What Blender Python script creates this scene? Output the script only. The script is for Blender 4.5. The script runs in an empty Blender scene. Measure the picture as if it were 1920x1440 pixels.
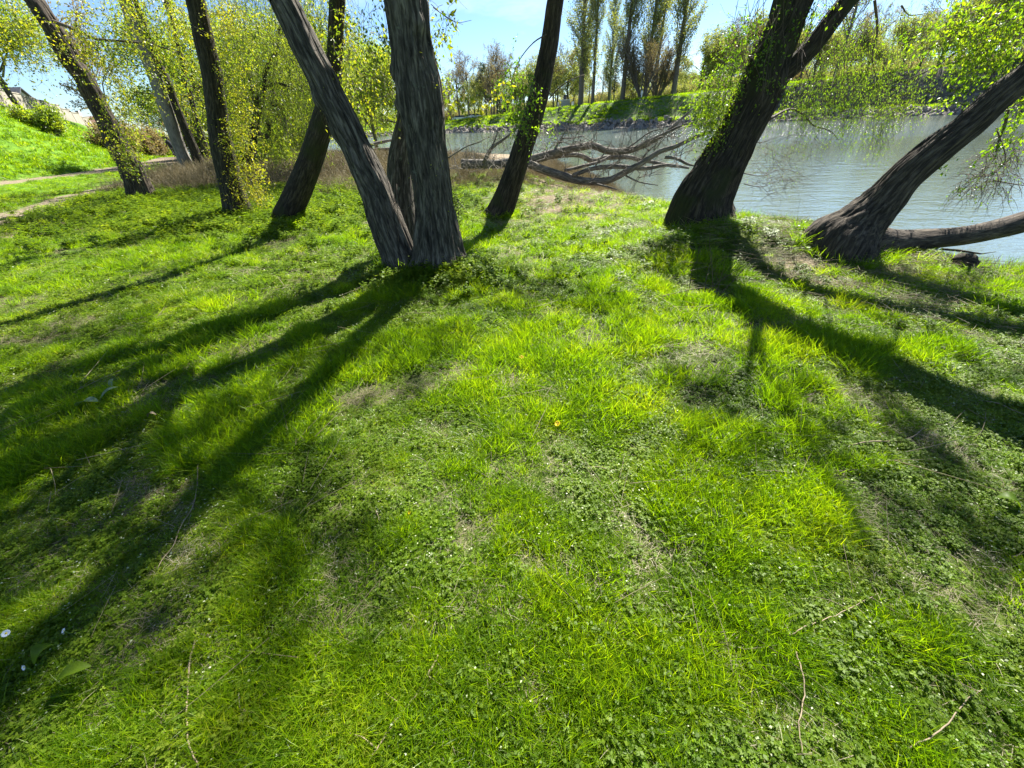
import bpy, math, random
import numpy as np
# ------------------------------------------------------------------ camera, sky, sun
C = bpy.context.scene.collection
SC = bpy.context.scene
FPX, PITCH, ROLL, EYE = 723.0, math.radians(34.4), math.radians(3.0), 1.6
cp, sp, cr, sr = math.cos(PITCH), math.sin(PITCH), math.cos(ROLL), math.sin(ROLL)
R0, U0, FW = np.array((1., 0, 0)), np.array((0, sp, cp)), np.array((0, cp, -sp))
RV, UV = R0 * cr - U0 * sr, U0 * cr + R0 * sr
from mathutils import Matrix, Vector
cam = bpy.data.cameras.new('camera'); camo = bpy.data.objects.new('camera', cam); C.objects.link(camo)
cam.sensor_width = 36; cam.lens = 36 * FPX / 1920; cam.clip_start = 0.05; cam.clip_end = 3000
m = Matrix(((RV[0], UV[0], -FW[0]), (RV[1], UV[1], -FW[1]), (RV[2], UV[2], -FW[2]))).to_4x4()
m.translation = (0, 0, EYE); camo.matrix_world = m
SC.camera = camo
SUN_AZ, SUN_EL = math.radians(32), math.radians(46)
w = bpy.data.worlds.new('World'); SC.world = w; w.use_nodes = True
nt = w.node_tree; nt.nodes.clear()
sky = nt.nodes.new('ShaderNodeTexSky'); sky.sky_type = 'NISHITA'; sky.sun_disc = False
sky.sun_elevation = SUN_EL; sky.sun_rotation = SUN_AZ; sky.air_density = .9; sky.dust_density = .15; sky.ozone_density = 3.0; sky.altitude = 600
bg = nt.nodes.new('ShaderNodeBackground'); bg.inputs['Strength'].default_value = 0.05
wo = nt.nodes.new('ShaderNodeOutputWorld')
tcw = nt.nodes.new('ShaderNodeTexCoord'); mpw = nt.nodes.new('ShaderNodeMapping'); mpw.inputs['Scale'].default_value = (1, 1, 3.5); nt.links.new(tcw.outputs['Generated'], mpw.inputs[0])
nzw = nt.nodes.new('ShaderNodeTexNoise'); nzw.inputs['Scale'].default_value = 2.6; nzw.inputs['Detail'].default_value = 7; nzw.inputs['Roughness'].default_value = .6; nt.links.new(mpw.outputs[0], nzw.inputs['Vector'])
mrw = nt.nodes.new('ShaderNodeMapRange'); mrw.inputs[1].default_value = .52; mrw.inputs[2].default_value = .78; mrw.inputs[4].default_value = .55; nt.links.new(nzw.outputs[0], mrw.inputs[0])
tnt = nt.nodes.new('ShaderNodeMix'); tnt.data_type = 'RGBA'; tnt.blend_type = 'MULTIPLY'; tnt.inputs[0].default_value = 1; tnt.inputs[7].default_value = (.82, .92, 1.0, 1); nt.links.new(sky.outputs[0], tnt.inputs[6])
mxw = nt.nodes.new('ShaderNodeMix'); mxw.data_type = 'RGBA'; mxw.inputs[7].default_value = (8, 8.4, 8.8, 1); nt.links.new(mrw.outputs[0], mxw.inputs[0]); nt.links.new(tnt.outputs[2], mxw.inputs[6])
nt.links.new(mxw.outputs[2], bg.inputs[0]); nt.links.new(bg.outputs[0], wo.inputs[0])
sl = bpy.data.lights.new('sun', 'SUN'); sl.energy = 5.0; sl.angle = math.radians(0.5); sl.color = (1, .95, .86)
so = bpy.data.objects.new('sun', sl); C.objects.link(so)
sd = Vector((math.sin(SUN_AZ) * math.cos(SUN_EL), math.cos(SUN_AZ) * math.cos(SUN_EL), math.sin(SUN_EL)))
so.rotation_euler = sd.to_track_quat('Z', 'Y').to_euler(); so.location = (20, 40, 60)
SC.view_settings.view_transform = 'Standard'; SC.view_settings.look = 'None'; SC.view_settings.gamma = 1
SC.view_settings.exposure = 2.0
SC.render.engine = 'CYCLES'
try:
    SC.cycles.use_denoising = True; SC.cycles.denoiser = 'OPENIMAGEDENOISE'
    SC.cycles.max_bounces = 8; SC.cycles.transmission_bounces = 4; SC.cycles.diffuse_bounces = 4; SC.cycles.glossy_bounces = 3
    SC.cycles.sample_clamp_indirect = 6; SC.cycles.sample_clamp_direct = 12
except Exception: pass
WATER = -1.0

# ------------------------------------------------------------------ maths helpers
def _h(ix, iy, iz, s):
    h = (ix.astype(np.int64) * 374761393 + iy.astype(np.int64) * 668265263 + iz.astype(np.int64) * 2147483647 + s * 1274126177) & 0xffffffff
    h = ((h ^ (h >> 13)) * 1274126177) & 0xffffffff
    h = ((h ^ (h >> 15)) * 2246822519) & 0xffffffff
    return ((h ^ (h >> 16)) & 0xffffff) / float(0xffffff)
def vn(x, y, z=0.0, s=0):
    x, y, z = np.broadcast_arrays(np.asarray(x, float), np.asarray(y, float), np.asarray(z, float))
    ix, iy, iz = np.floor(x), np.floor(y), np.floor(z); fx, fy, fz = x - ix, y - iy, z - iz
    fx, fy, fz = fx*fx*(3-2*fx), fy*fy*(3-2*fy), fz*fz*(3-2*fz)
    def L(a, b, t): return a + (b - a) * t
    c = lambda a, b, d: _h(ix + a, iy + b, iz + d, s)
    return L(L(L(c(0,0,0), c(1,0,0), fx), L(c(0,1,0), c(1,1,0), fx), fy), L(L(c(0,0,1), c(1,0,1), fx), L(c(0,1,1), c(1,1,1), fx), fy), fz)
def fbm(x, y, z=0.0, s=0, o=3):
    t, a, n = 0, 1.0, 0
    for i in range(o):
        t = t + a * vn(np.asarray(x) * 2**i, np.asarray(y) * 2**i, np.asarray(z) * 2**i, s + i); n += a; a *= .5
    return t / n
def sstep(a, b, x):
    t = np.clip((np.asarray(x, float) - a) / (b - a), 0, 1); return t * t * (3 - 2 * t)
def pdist(X, Y, poly):
    d = np.full(np.shape(X), 1e9)
    for (x0, y0), (x1, y1) in zip(poly[:-1], poly[1:]):
        vx, vy = x1 - x0, y1 - y0; t = np.clip(((X - x0) * vx + (Y - y0) * vy) / (vx*vx + vy*vy), 0, 1)
        d = np.minimum(d, np.hypot(X - x0 - t * vx, Y - y0 - t * vy))
    return d
def inpoly(X, Y, poly):
    r = np.zeros(np.shape(X), bool); n = len(poly)
    for i in range(n):
        x0, y0 = poly[i]; x1, y1 = poly[(i + 1) % n]
        if y0 == y1: continue
        r ^= ((y0 > Y) != (y1 > Y)) & (X < (x1 - x0) * (Y - y0) / (y1 - y0) + x0)
    return r
def smooth(P, n):      # Catmull-Rom through rows of P
    P = np.asarray(P, float); Q = np.vstack([2*P[0]-P[1], P, 2*P[-1]-P[-2]]); out = []
    for i in range(1, len(Q) - 2):
        t = np.linspace(0, 1, n, endpoint=False)[:, None]; a, b, c, d = Q[i-1], Q[i], Q[i+1], Q[i+2]
        out.append(.5 * (2*b + (c-a)*t + (2*a-5*b+4*c-d)*t*t + (3*b-a-3*c+d)*t**3))
    return np.vstack(out + [P[-1:]])
# ------------------------------------------------------------------ terrain
NEAR = [(60,-90),(34,-30),(20,-4),(12.5,3.6),(9.8,6.0),(8.3,7.1),(6.8,7.3),(5.4,8.0),(4.9,9.4),(4.9,11.5),(5.0,15.5),(4.9,18.6),(4.6,24),(4,31),(2.9,39),(-5,50),(-21,60),(-45,68),(-120,82),(-400,110)]
FAR = [(-400,190),(-120,165),(-60,158),(-15,143),(10,114),(25,95),(36,89),(55,90),(72,84),(84,71),(92,50),(98,25),(102,0),(104,-90)]
RIVER = NEAR + FAR
PATH = [(-26,-30),(-26,5),(-25.9,23),(-25.7,30),(-29.5,40),(-36,52),(-47,75),(-60,110)]
TRACK = [(-9.5,-6),(-11,3),(-13.0,10.5),(-15.2,15.5),(-16.6,20),(-20,28),(-27.5,38)]
def lawn(X, Y):
    z = .09 * (fbm(X*.45, Y*.45, 3.3, 5) - .5) + .05 * (fbm(X*1.7, Y*1.7, 1.1, 9, 2) - .5)
    z = z * sstep(.2, 2.0, np.hypot(X, Y))
    z = z + .28 * np.exp(-(((X-3.6)/1.1)**2 + ((Y-5.35)/.8)**2)) + .10 * np.exp(-(((X-2.5)/.9)**2 + ((Y-5.4)/.7)**2))
    z = z + .10 * np.exp(-(((X+.9)/.8)**2 + ((Y-5.3)/.7)**2))
    return z
def tz(X, Y):
    X, Y = np.asarray(X, float), np.asarray(Y, float)
    dn, df = pdist(X, Y, NEAR), pdist(X, Y, FAR); ins = inpoly(X, Y, RIVER)
    w = 1.5 + 3.0 * sstep(9, 13, Y) + 14 * sstep(14, 30, Y) + 6.0 * sstep(4.9, 6.3, X) * (1 - sstep(7, 9, Y))
    q_ = np.clip((dn + .3*(fbm(X*.8, Y*.8, 0, 3)-.5)) / w, 0, 1); zn = -1.04 + 1.04 * (.5*q_ + .5*sstep(-.1, 1, q_)) + lawn(X, Y) * sstep(0, .6, q_)
    e = np.where(Y < 30, -27.2, -27.2 - .52 * (Y - 30)) - X
    ht = 4.1 - 3.0 * sstep(38, 95, Y)
    zn = zn + ht * np.clip(e / 7.5, 0, 1) ** 1.15 * (1 - .0 * e) + .25 * (fbm(X*.3, Y*.3, 7, 4) - .5) * sstep(0, 6, e)
    hb = np.interp(X, [-40, -15, 15, 36, 80, 120], [1.9, 2.1, 3.6, 4.3, 6.2, 6.6])
    n2 = fbm(X*.25, Y*.25, 2, 21)
    zf = -1.15 + 1.5 * sstep(0, 4.5, df + 2*(n2-.5)) + .35 * sstep(4, 8, df) + (hb - .75) * np.clip((df + 2.5*(n2-.5) - 6.5) / 4.6, 0, 1) + .35*(fbm(X*.6,Y*.6,4,8)-.5)*sstep(1,4,df)*(1-sstep(15,19,df))
    zo = np.where(dn < df, zn, zf)
    return np.where(ins, -1.05 - np.clip(np.minimum(dn, df), 0, 6) * .25, zo)
def ray(x, y):
    u, v = (x - 960) / FPX, (720 - y) / FPX
    return FW + u * RV + v * UV
def at(x, y, Y):                    # the place Y metres ahead that is seen at that pixel of the photograph
    d = ray(x, y); s = Y / d[1]; return np.array((d[0]*s, Y, EYE + d[2]*s))
def gp(x, y):                       # the place on the ground seen there
    d = ray(x, y); s = .3 * 1.02 ** np.arange(370)
    for _ in range(3):
        below = EYE + d[2]*s < tz(d[0]*s, d[1]*s); i = int(np.argmax(below)) if below.any() else len(s) - 1
        s = np.linspace(s[max(0, i-1)], s[i], 24)
    q = d * s[-1] if not below.any() else d * s[12]; return np.array((q[0], q[1], float(tz(q[0], q[1]))))
def depth(p): return float(np.dot(np.asarray(p) - (0, 0, EYE), FW))
# ------------------------------------------------------------------ mesh helpers
class MB:                            # all-quad mesh collector
    def __init__(s): s.V, s.Q, s.M, s.A, s.B, s.n = [], [], [], [], [], 0
    def add(s, V, Q, mi=0, a=0.5, bk=None):
        V = np.asarray(V, float); Q = np.asarray(Q, np.int64)
        s.V.append(V); s.Q.append(Q + s.n); s.M.append(np.full(len(Q), mi) if np.isscalar(mi) else mi)
        s.A.append(np.full(len(V), a) if np.isscalar(a) else a); s.B.append(V if bk is None else bk); s.n += len(V)
    def mesh(s, name, mats, flat=()):
        me = bpy.data.meshes.new(name)
        V = np.vstack(s.V); Q = np.vstack(s.Q); nq = len(Q)
        me.vertices.add(len(V)); me.vertices.foreach_set('co', V.astype(np.float32).ravel())
        me.loops.add(nq * 4); me.loops.foreach_set('vertex_index', Q.astype(np.int32).ravel())
        me.polygons.add(nq); me.polygons.foreach_set('loop_start', np.arange(0, nq*4, 4, dtype=np.int32))
        try: me.polygons.foreach_set('loop_total', np.full(nq, 4, dtype=np.int32))
        except Exception: pass
        for mm in mats: me.materials.append(mm)
        mi = np.concatenate(s.M).astype(np.int32); me.polygons.foreach_set('material_index', mi)
        me.polygons.foreach_set('use_smooth', ~np.isin(mi, list(flat)))
        a = me.attributes.new('lv', 'FLOAT', 'POINT'); a.data.foreach_set('value', np.concatenate(s.A).astype(np.float32))
        b = me.attributes.new('bk', 'FLOAT_VECTOR', 'POINT'); b.data.foreach_set('vector', np.vstack(s.B).astype(np.float32).ravel())
        me.update(); me.validate(); return me
    def obj(s, name, mats, parent=None, flat=()):
        o = bpy.data.objects.new(name, s.mesh(name, mats, flat)); C.objects.link(o)
        if parent is not None: o.parent = parent; o.matrix_parent_inverse = parent.matrix_world.inverted() if False else Matrix.Translation(-parent.location)
        return o
def tag(o, label=None, cat=None, group=None, kind=None):
    for k, v in (('label', label), ('category', cat), ('group', group), ('kind', kind)):
        if v: o[k] = v
    return o
def empty(name, loc, label, cat, group=None):
    o = bpy.data.objects.new(name, None); C.objects.link(o); o.location = [float(v) for v in loc]; o.empty_display_size = .2
    return tag(o, label, cat, group)
def frames(P):
    P = np.asarray(P, float); T = np.gradient(P, axis=0); T /= np.linalg.norm(T, axis=1)[:, None] + 1e-12
    u = np.cross(T[0], (0.3, 1, .1)); u /= np.linalg.norm(u); U = [u]
    for i in range(1, len(P)):
        u = U[-1] - T[i] * np.dot(U[-1], T[i]); u /= np.linalg.norm(u) + 1e-12; U.append(u)
    U = np.array(U); return T, U, np.cross(T, U)
def tube(mb, P, r, sides=5, mi=0, a=.5, cap=False):
    P = np.asarray(P, float); r = np.broadcast_to(r, len(P)).astype(float)
    if cap: P = np.vstack([P[:1] - (P[1]-P[0]) * .001, P, P[-1:] + (P[-1]-P[-2]) * .001]); r = np.concatenate([[1e-4], r, [1e-4]])
    T, U, W = frames(P); th = np.linspace(0, 2*math.pi, sides, endpoint=False)
    c, s = np.cos(th)[None, :, None], np.sin(th)[None, :, None]
    off = (U[:, None] * c + W[:, None] * s) * r[:, None, None]
    V = (P[:, None] + off).reshape(-1, 3); L = np.concatenate([[0], np.cumsum(np.linalg.norm(np.diff(P, axis=0), axis=1))])
    bk = np.stack([np.broadcast_to(np.cos(th)[None] * r[:, None], (len(P), sides)), np.broadcast_to(np.sin(th)[None] * r[:, None], (len(P), sides)), np.broadcast_to(L[:, None] + P[0][0], (len(P), sides))], -1).reshape(-1, 3)
    i = np.arange(len(P) - 1)[:, None] * sides; j = np.arange(sides)[None]; k = (j + 1) % sides
    Q = np.stack([i + j, i + k, i + sides + k, i + sides + j], -1).reshape(-1, 4)
    mb.add(V, Q, mi, a, bk)
def leaves(mb, P, D, size, rng, mi=1, wid=.55, flat=.0, fold=.25):
    """one folded diamond leaf per row of P; D = leaf axis direction; size scalar or array"""
    n = len(P)
    if n == 0: return
    size = np.broadcast_to(size, n)[:, None] * rng.uniform(.65, 1.25, (n, 1))
    D = D / (np.linalg.norm(D, axis=1)[:, None] + 1e-9)
    S = np.cross(D, rng.normal(0, 1, (n, 3)) * (1 - flat) + np.array((0, 0, 1.)) * flat * 3); S /= np.linalg.norm(S, axis=1)[:, None] + 1e-9
    N = np.cross(S, D)
    a = P; b = P + D * size * .45 + S * size * wid * .5 + N * size * fold * .3; c = P + D * size - N * size * fold * .35; d = P + D * size * .45 - S * size * wid * .5 + N * size * fold * .3
    V = np.stack([a, b, c, d], 1).reshape(-1, 3); Q = np.arange(4 * n).reshape(n, 4)
    lv = np.repeat(rng.random(n), 4); mb.add(V, Q, mi, lv)
def box(mb, c, h, mi=0, rot=0.0, a=.5):
    c = np.asarray(c, float); X = np.array([(x, y, z) for x in (-1, 1) for y in (-1, 1) for z in (-1, 1)]) * np.asarray(h, float)
    cc, ss = math.cos(rot), math.sin(rot); X = np.stack([X[:, 0]*cc - X[:, 1]*ss, X[:, 0]*ss + X[:, 1]*cc, X[:, 2]], 1) + c
    mb.add(X, [(0,1,3,2),(4,6,7,5),(0,4,5,1),(2,3,7,6),(0,2,6,4),(1,5,7,3)], mi, a)
# ------------------------------------------------------------------ materials
def new_mat(name):
    mt = bpy.data.materials.new(name); mt.use_nodes = True; t = mt.node_tree; t.nodes.clear()
    o = t.nodes.new('ShaderNodeOutputMaterial'); return mt, t, o
def N(t, ty, **k):
    n = t.nodes.new(ty)
    for a, v in k.items():
        if a in n.inputs: n.inputs[a].default_value = v
        else: setattr(n, a, v)
    return n
def ramp(t, fac, stops):
    r = t.nodes.new('ShaderNodeValToRGB'); e = r.color_ramp.elements
    while len(e) > 1: e.remove(e[-1])
    e[0].position = stops[0][0]; e[0].color = (*stops[0][1], 1)
    for p, c in stops[1:]:
        x = e.new(p); x.color = (*c, 1)
    t.links.new(fac, r.inputs[0]); return r.outputs[0]
def mixc(t, fac, a, b, mode='MIX'):
    n = t.nodes.new('ShaderNodeMix'); n.data_type = 'RGBA'; n.blend_type = mode
    for s, v in ((n.inputs[0], fac), (n.inputs[6], a), (n.inputs[7], b)):
        if hasattr(v, 'links') or hasattr(v, 'is_linked'): t.links.new(v, s)
        elif isinstance(v, (int, float)): s.default_value = v
        else: s.default_value = (*v, 1)
    return n.outputs[2]
def leaf_mat(name, cols, tr=.5, trgain=(1.9, 1.75, .5), rough=.45, inst=False, spec=.5, nscale=.8):
    """cols: stops of a ramp over per-leaf randomness blended with a slow noise in the world"""
    mt, t, o = new_mat(name)
    at_ = N(t, 'ShaderNodeAttribute', attribute_name='lv'); geo = N(t, 'ShaderNodeNewGeometry')
    nz = N(t, 'ShaderNodeTexNoise', Scale=nscale, Detail=3.0); t.links.new(geo.outputs['Position'], nz.inputs['Vector'])
    mr = N(t, 'ShaderNodeMapRange'); mr.inputs[1].default_value = .32; mr.inputs[2].default_value = .68; t.links.new(nz.outputs[0], mr.inputs[0])
    mx = N(t, 'ShaderNodeMix'); mx.inputs[0].default_value = .5; t.links.new(at_.outputs['Fac'], mx.inputs[2]); t.links.new(mr.outputs[0], mx.inputs[3])
    f = mx.outputs[0]
    if inst:
        oi = N(t, 'ShaderNodeObjectInfo'); m2 = N(t, 'ShaderNodeMix'); m2.inputs[0].default_value = .33
        t.links.new(f, m2.inputs[2]); t.links.new(oi.outputs['Random'], m2.inputs[3]); f = m2.outputs[0]
    col = ramp(t, f, cols)
    p = N(t, 'ShaderNodeBsdfPrincipled', Roughness=rough); p.inputs['Specular IOR Level'].default_value = spec
    t.links.new(col, p.inputs['Base Color'])
    tc = mixc(t, 1.0, col, trgain, 'MULTIPLY'); tb = N(t, 'ShaderNodeBsdfTranslucent'); t.links.new(tc, tb.inputs[0])
    ms = N(t, 'ShaderNodeMixShader'); ms.inputs[0].default_value = tr
    t.links.new(p.outputs[0], ms.inputs[1]); t.links.new(tb.outputs[0], ms.inputs[2]); t.links.new(ms.outputs[0], o.inputs[0]); return mt
def bark_mat(name, dark, mid, light, moss=None, sc=1.0, bump=.6, patch=None):
    mt, t, o = new_mat(name)
    at_ = N(t, 'ShaderNodeAttribute', attribute_name='bk'); mp = N(t, 'ShaderNodeMapping'); mp.inputs['Scale'].default_value = (34*sc, 34*sc, 5.0*sc)
    t.links.new(at_.outputs['Vector'], mp.inputs[0])
    n1 = N(t, 'ShaderNodeTexNoise', Scale=1.0, Detail=6.0, Roughness=.65, Distortion=.6); t.links.new(mp.outputs[0], n1.inputs['Vector'])
    n2 = N(t, 'ShaderNodeTexNoise', Scale=3.0, Detail=4.0); t.links.new(at_.outputs['Vector'], n2.inputs['Vector'])
    col = ramp(t, n1.outputs[0], [(.34, dark), (.5, mid), (.68, light)])
    col = mixc(t, .5, col, ramp(t, n2.outputs[0], [(.35, (.55,.55,.55)), (.7, (1.25,1.2,1.1))]), 'MULTIPLY')
    if moss:
        n3 = N(t, 'ShaderNodeTexNoise', Scale=2.2, Detail=5.0); g = N(t, 'ShaderNodeNewGeometry'); t.links.new(g.outputs['Position'], n3.inputs['Vector'])
        mr = N(t, 'ShaderNodeMapRange'); mr.inputs[1].default_value = .5; mr.inputs[2].default_value = .62; t.links.new(n3.outputs[0], mr.inputs[0])
        col = mixc(t, mr.outputs[0], col, moss)
    if patch:
        n4 = N(t, 'ShaderNodeTexNoise', Scale=7.0, Detail=5.0, Roughness=.7); g = N(t, 'ShaderNodeNewGeometry'); t.links.new(g.outputs['Position'], n4.inputs['Vector'])
        mr = N(t, 'ShaderNodeMapRange'); mr.inputs[1].default_value = .64; mr.inputs[2].default_value = .70; t.links.new(n4.outputs[0], mr.inputs[0])
        col = mixc(t, mr.outputs[0], col, patch)
    p = N(t, 'ShaderNodeBsdfPrincipled', Roughness=.9); p.inputs['Specular IOR Level'].default_value = .25; t.links.new(col, p.inputs['Base Color'])
    b = N(t, 'ShaderNodeBump', Strength=bump, Distance=.02); t.links.new(n1.outputs[0], b.inputs['Height']); t.links.new(b.outputs[0], p.inputs['Normal'])
    t.links.new(p.outputs[0], o.inputs[0]); return mt
def plain(name, col, rough=.7, var=.25, sc=8.0, metal=0.0):
    mt, t, o = new_mat(name)
    g = N(t, 'ShaderNodeNewGeometry'); n = N(t, 'ShaderNodeTexNoise', Scale=sc, Detail=4.0); t.links.new(g.outputs['Position'], n.inputs['Vector'])
    c = ramp(t, n.outputs[0], [(.3, tuple(v*(1-var) for v in col)), (.7, tuple(min(1, v*(1+var)) for v in col))])
    p = N(t, 'ShaderNodeBsdfPrincipled', Roughness=rough, Metallic=metal); t.links.new(c, p.inputs['Base Color']); t.links.new(p.outputs[0], o.inputs[0]); return mt
def ground_mat():
    mt, t, o = new_mat('ground')
    z = N(t, 'ShaderNodeAttribute', attribute_name='zone'); sep = N(t, 'ShaderNodeSeparateColor'); t.links.new(z.outputs['Color'], sep.inputs[0])
    g = N(t, 'ShaderNodeNewGeometry'); P = g.outputs['Position']
    def nz(s, d=5.0, r=.6):
        n = N(t, 'ShaderNodeTexNoise', Scale=s, Detail=d, Roughness=r); t.links.new(P, n.inputs['Vector']); return n.outputs[0]
    big, mid, fine = nz(.35), nz(2.5), nz(28.0)
    soil = ramp(t, fine, [(.3, (.022,.018,.009)), (.55, (.06,.048,.024)), (.75, (.11,.088,.05))])
    gr = ramp(t, mid, [(.3, (.045,.105,.010)), (.5, (.085,.175,.014)), (.7, (.14,.22,.02))])
    gr = mixc(t, .5, gr, ramp(t, fine, [(.3, (.45,.5,.4)), (.7, (1.4,1.35,1.2))]), 'MULTIPLY')
    near = mixc(t, .35, soil, gr)
    col = mixc(t, z.outputs['Alpha'], near, gr)
    dirt = ramp(t, nz(9.0), [(.3, (.13,.10,.068)), (.7, (.25,.205,.15))])
    dry = ramp(t, nz(5.0), [(.3, (.12,.09,.055)), (.5, (.20,.155,.10)), (.7, (.30,.25,.17))])
    rock = ramp(t, nz(1.3, 8.0, .75), [(.35, (.035,.032,.026)), (.5, (.10,.09,.07)), (.66, (.24,.22,.18))])
    def thr(src, n, lo, hi):
        a = N(t, 'ShaderNodeMath', operation='ADD'); t.links.new(src, a.inputs[0]); t.links.new(n, a.inputs[1])
        mr = N(t, 'ShaderNodeMapRange'); mr.inputs[1].default_value = lo; mr.inputs[2].default_value = hi; t.links.new(a.outputs[0], mr.inputs[0]); return mr.outputs[0]
    col = mixc(t, thr(sep.outputs[1], mid, .85, 1.15), col, dry)
    col = mixc(t, thr(sep.outputs[2], mid, .85, 1.1), col, rock)
    col = mixc(t, thr(sep.outputs[0], mid, .85, 1.1), col, dirt)
    p = N(t, 'ShaderNodeBsdfPrincipled', Roughness=.95); p.inputs['Specular IOR Level'].default_value = .15; t.links.new(col, p.inputs['Base Color'])
    b = N(t, 'ShaderNodeBump', Strength=.7, Distance=.03); t.links.new(fine, b.inputs['Height']); t.links.new(b.outputs[0], p.inputs['Normal'])
    t.links.new(p.outputs[0], o.inputs[0]); return mt
def water_mat():
    mt, t, o = new_mat('water')
    g = N(t, 'ShaderNodeNewGeometry'); mp = N(t, 'ShaderNodeMapping'); mp.inputs['Scale'].default_value = (.55, 1.0, 1.0); mp.inputs['Rotation'].default_value = (0, 0, .25)
    t.links.new(g.outputs['Position'], mp.inputs[0])
    a = N(t, 'ShaderNodeTexNoise', Scale=1.6, Detail=4.0, Roughness=.55); b_ = N(t, 'ShaderNodeTexNoise', Scale=9.0, Detail=3.0); c_ = N(t, 'ShaderNodeTexNoise', Scale=.12, Detail=2.0)
    for n in (a, b_, c_): t.links.new(mp.outputs[0], n.inputs['Vector'])
    mr = N(t, 'ShaderNodeMapRange'); mr.inputs[1].default_value = .35; mr.inputs[2].default_value = .65; mr.inputs[3].default_value = .06; mr.inputs[4].default_value = .6; t.links.new(c_.outputs[0], mr.inputs[0])
    b1 = N(t, 'ShaderNodeBump', Distance=.11); t.links.new(a.outputs[0], b1.inputs['Height']); t.links.new(mr.outputs[0], b1.inputs['Strength'])
    vd = N(t, 'ShaderNodeVectorMath', operation='DISTANCE'); vd.inputs[1].default_value = (34, 66, WATER); t.links.new(g.outputs['Position'], vd.inputs[0])
    mk = N(t, 'ShaderNodeMapRange'); mk.inputs[1].default_value = 34; mk.inputs[2].default_value = 12; t.links.new(vd.outputs['Value'], mk.inputs[0])
    d_ = N(t, 'ShaderNodeTexNoise', Scale=2.6, Detail=3.0, Roughness=.6); t.links.new(g.outputs['Position'], d_.inputs['Vector'])
    b0 = N(t, 'ShaderNodeBump', Distance=.30); t.links.new(d_.outputs[0], b0.inputs['Height']); t.links.new(mk.outputs[0], b0.inputs['Strength']); t.links.new(b0.outputs[0], b1.inputs['Normal'])
    b2 = N(t, 'ShaderNodeBump', Strength=.5, Distance=.02); t.links.new(b_.outputs[0], b2.inputs['Height']); t.links.new(b1.outputs[0], b2.inputs['Normal'])
    p = N(t, 'ShaderNodeBsdfPrincipled', Roughness=.06, IOR=1.45); p.inputs['Base Color'].default_value = (.10, .125, .10, 1)
    t.links.new(b2.outputs[0], p.inputs['Normal']); t.links.new(p.outputs[0], o.inputs[0]); return mt
M_GROUND, M_WATER = ground_mat(), water_mat()
M_GRASS = leaf_mat('grass_blade', [(.12, (.038,.09,.006)), (.35, (.085,.16,.006)), (.55, (.15,.24,.007)), (.75, (.22,.29,.010)), (.92, (.31,.32,.05))], tr=.6, trgain=(1.9,1.95,.35), rough=.42, spec=.35, inst=True, nscale=1.6)
M_STRAW = leaf_mat('dry_stalk', [(.2, (.17,.15,.08)), (.6, (.31,.275,.165)), (.9, (.46,.42,.29))], tr=.45, trgain=(1.3,1.15,.85), rough=.6, inst=True)
M_CLOVER = leaf_mat('clover_leaf', [(.2, (.07,.145,.006)), (.6, (.15,.245,.009)), (.9, (.27,.33,.04))], tr=.45, trgain=(1.8,1.8,.5), rough=.5, inst=True, spec=.22)
M_GLINT = leaf_mat('glint_fleck', [(.2, (.28,.34,.16)), (.8, (.55,.58,.38))], tr=.3, trgain=(1,1,.8), rough=.5, inst=True)  # pale colour stands in for sun glints on small leaves
M_HERB = leaf_mat('herb_leaf', [(.2, (.07,.13,.008)), (.6, (.13,.21,.010)), (.9, (.23,.29,.03))], tr=.55, rough=.5, inst=True, spec=.25)
M_LEAFY = leaf_mat('spring_leaf', [(.2, (.10,.17,.015)), (.5, (.21,.25,.018)), (.85, (.37,.34,.025))], tr=.6, trgain=(1.5,1.5,.6), rough=.4)
M_LEAFW = leaf_mat('willow_leaf', [(.2, (.10,.17,.02)), (.5, (.17,.25,.03)), (.85, (.27,.32,.04))], tr=.55, trgain=(1.7,1.6,.5), rough=.4)
M_LEAFG = leaf_mat('green_leaf', [(.2, (.06,.13,.012)), (.5, (.11,.21,.015)), (.85, (.21,.30,.02))], tr=.58, trgain=(1.8,1.7,.4), rough=.35)
M_FARLEAF = leaf_mat('far_leaf_hazed', [(.2, (.12,.15,.05)), (.5, (.20,.23,.075)), (.85, (.30,.31,.11))], tr=.5, trgain=(1.4,1.4,.6), rough=.6, nscale=.15)  # distance haze put into the colour: paler, less saturated green
M_BUD = leaf_mat('bud', [(.2, (.13,.11,.06)), (.5, (.21,.17,.08)), (.85, (.27,.25,.11))], tr=.45, trgain=(1.3,1.2,.8), rough=.7, nscale=.15)
M_EVER = leaf_mat('evergreen_leaf', [(.2, (.012,.028,.012)), (.6, (.025,.05,.018)), (.9, (.05,.08,.03))], tr=.2, rough=.5)
M_BARK = bark_mat('bark_grey', (.016,.014,.011), (.066,.058,.047), (.20,.18,.148), bump=.9, patch=(.13,.135,.10))
M_BARKD = bark_mat('bark_dark', (.010,.008,.006), (.034,.026,.018), (.095,.076,.055), moss=(.03,.032,.011), bump=1.0)
M_BARKI = bark_mat('bark_ivied', (.010,.009,.006), (.034,.029,.019), (.10,.085,.06), patch=(.09,.12,.03))
M_BARKT = bark_mat('bark_brown', (.014,.011,.008), (.048,.038,.028), (.13,.108,.08), bump=.9)
M_BARKP = bark_mat('bark_pale', (.09,.085,.075), (.19,.18,.16), (.30,.285,.26), sc=.8, bump=.3)
M_DEAD = bark_mat('dead_wood', (.05,.045,.038), (.14,.127,.108), (.30,.28,.24), bump=.5)
M_TWIG = plain('twig_bark', (.085,.062,.042), .85)
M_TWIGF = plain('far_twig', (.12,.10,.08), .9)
M_STICK = plain('bleached_stick', (.20,.155,.10), .8, .3, 30)
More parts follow.
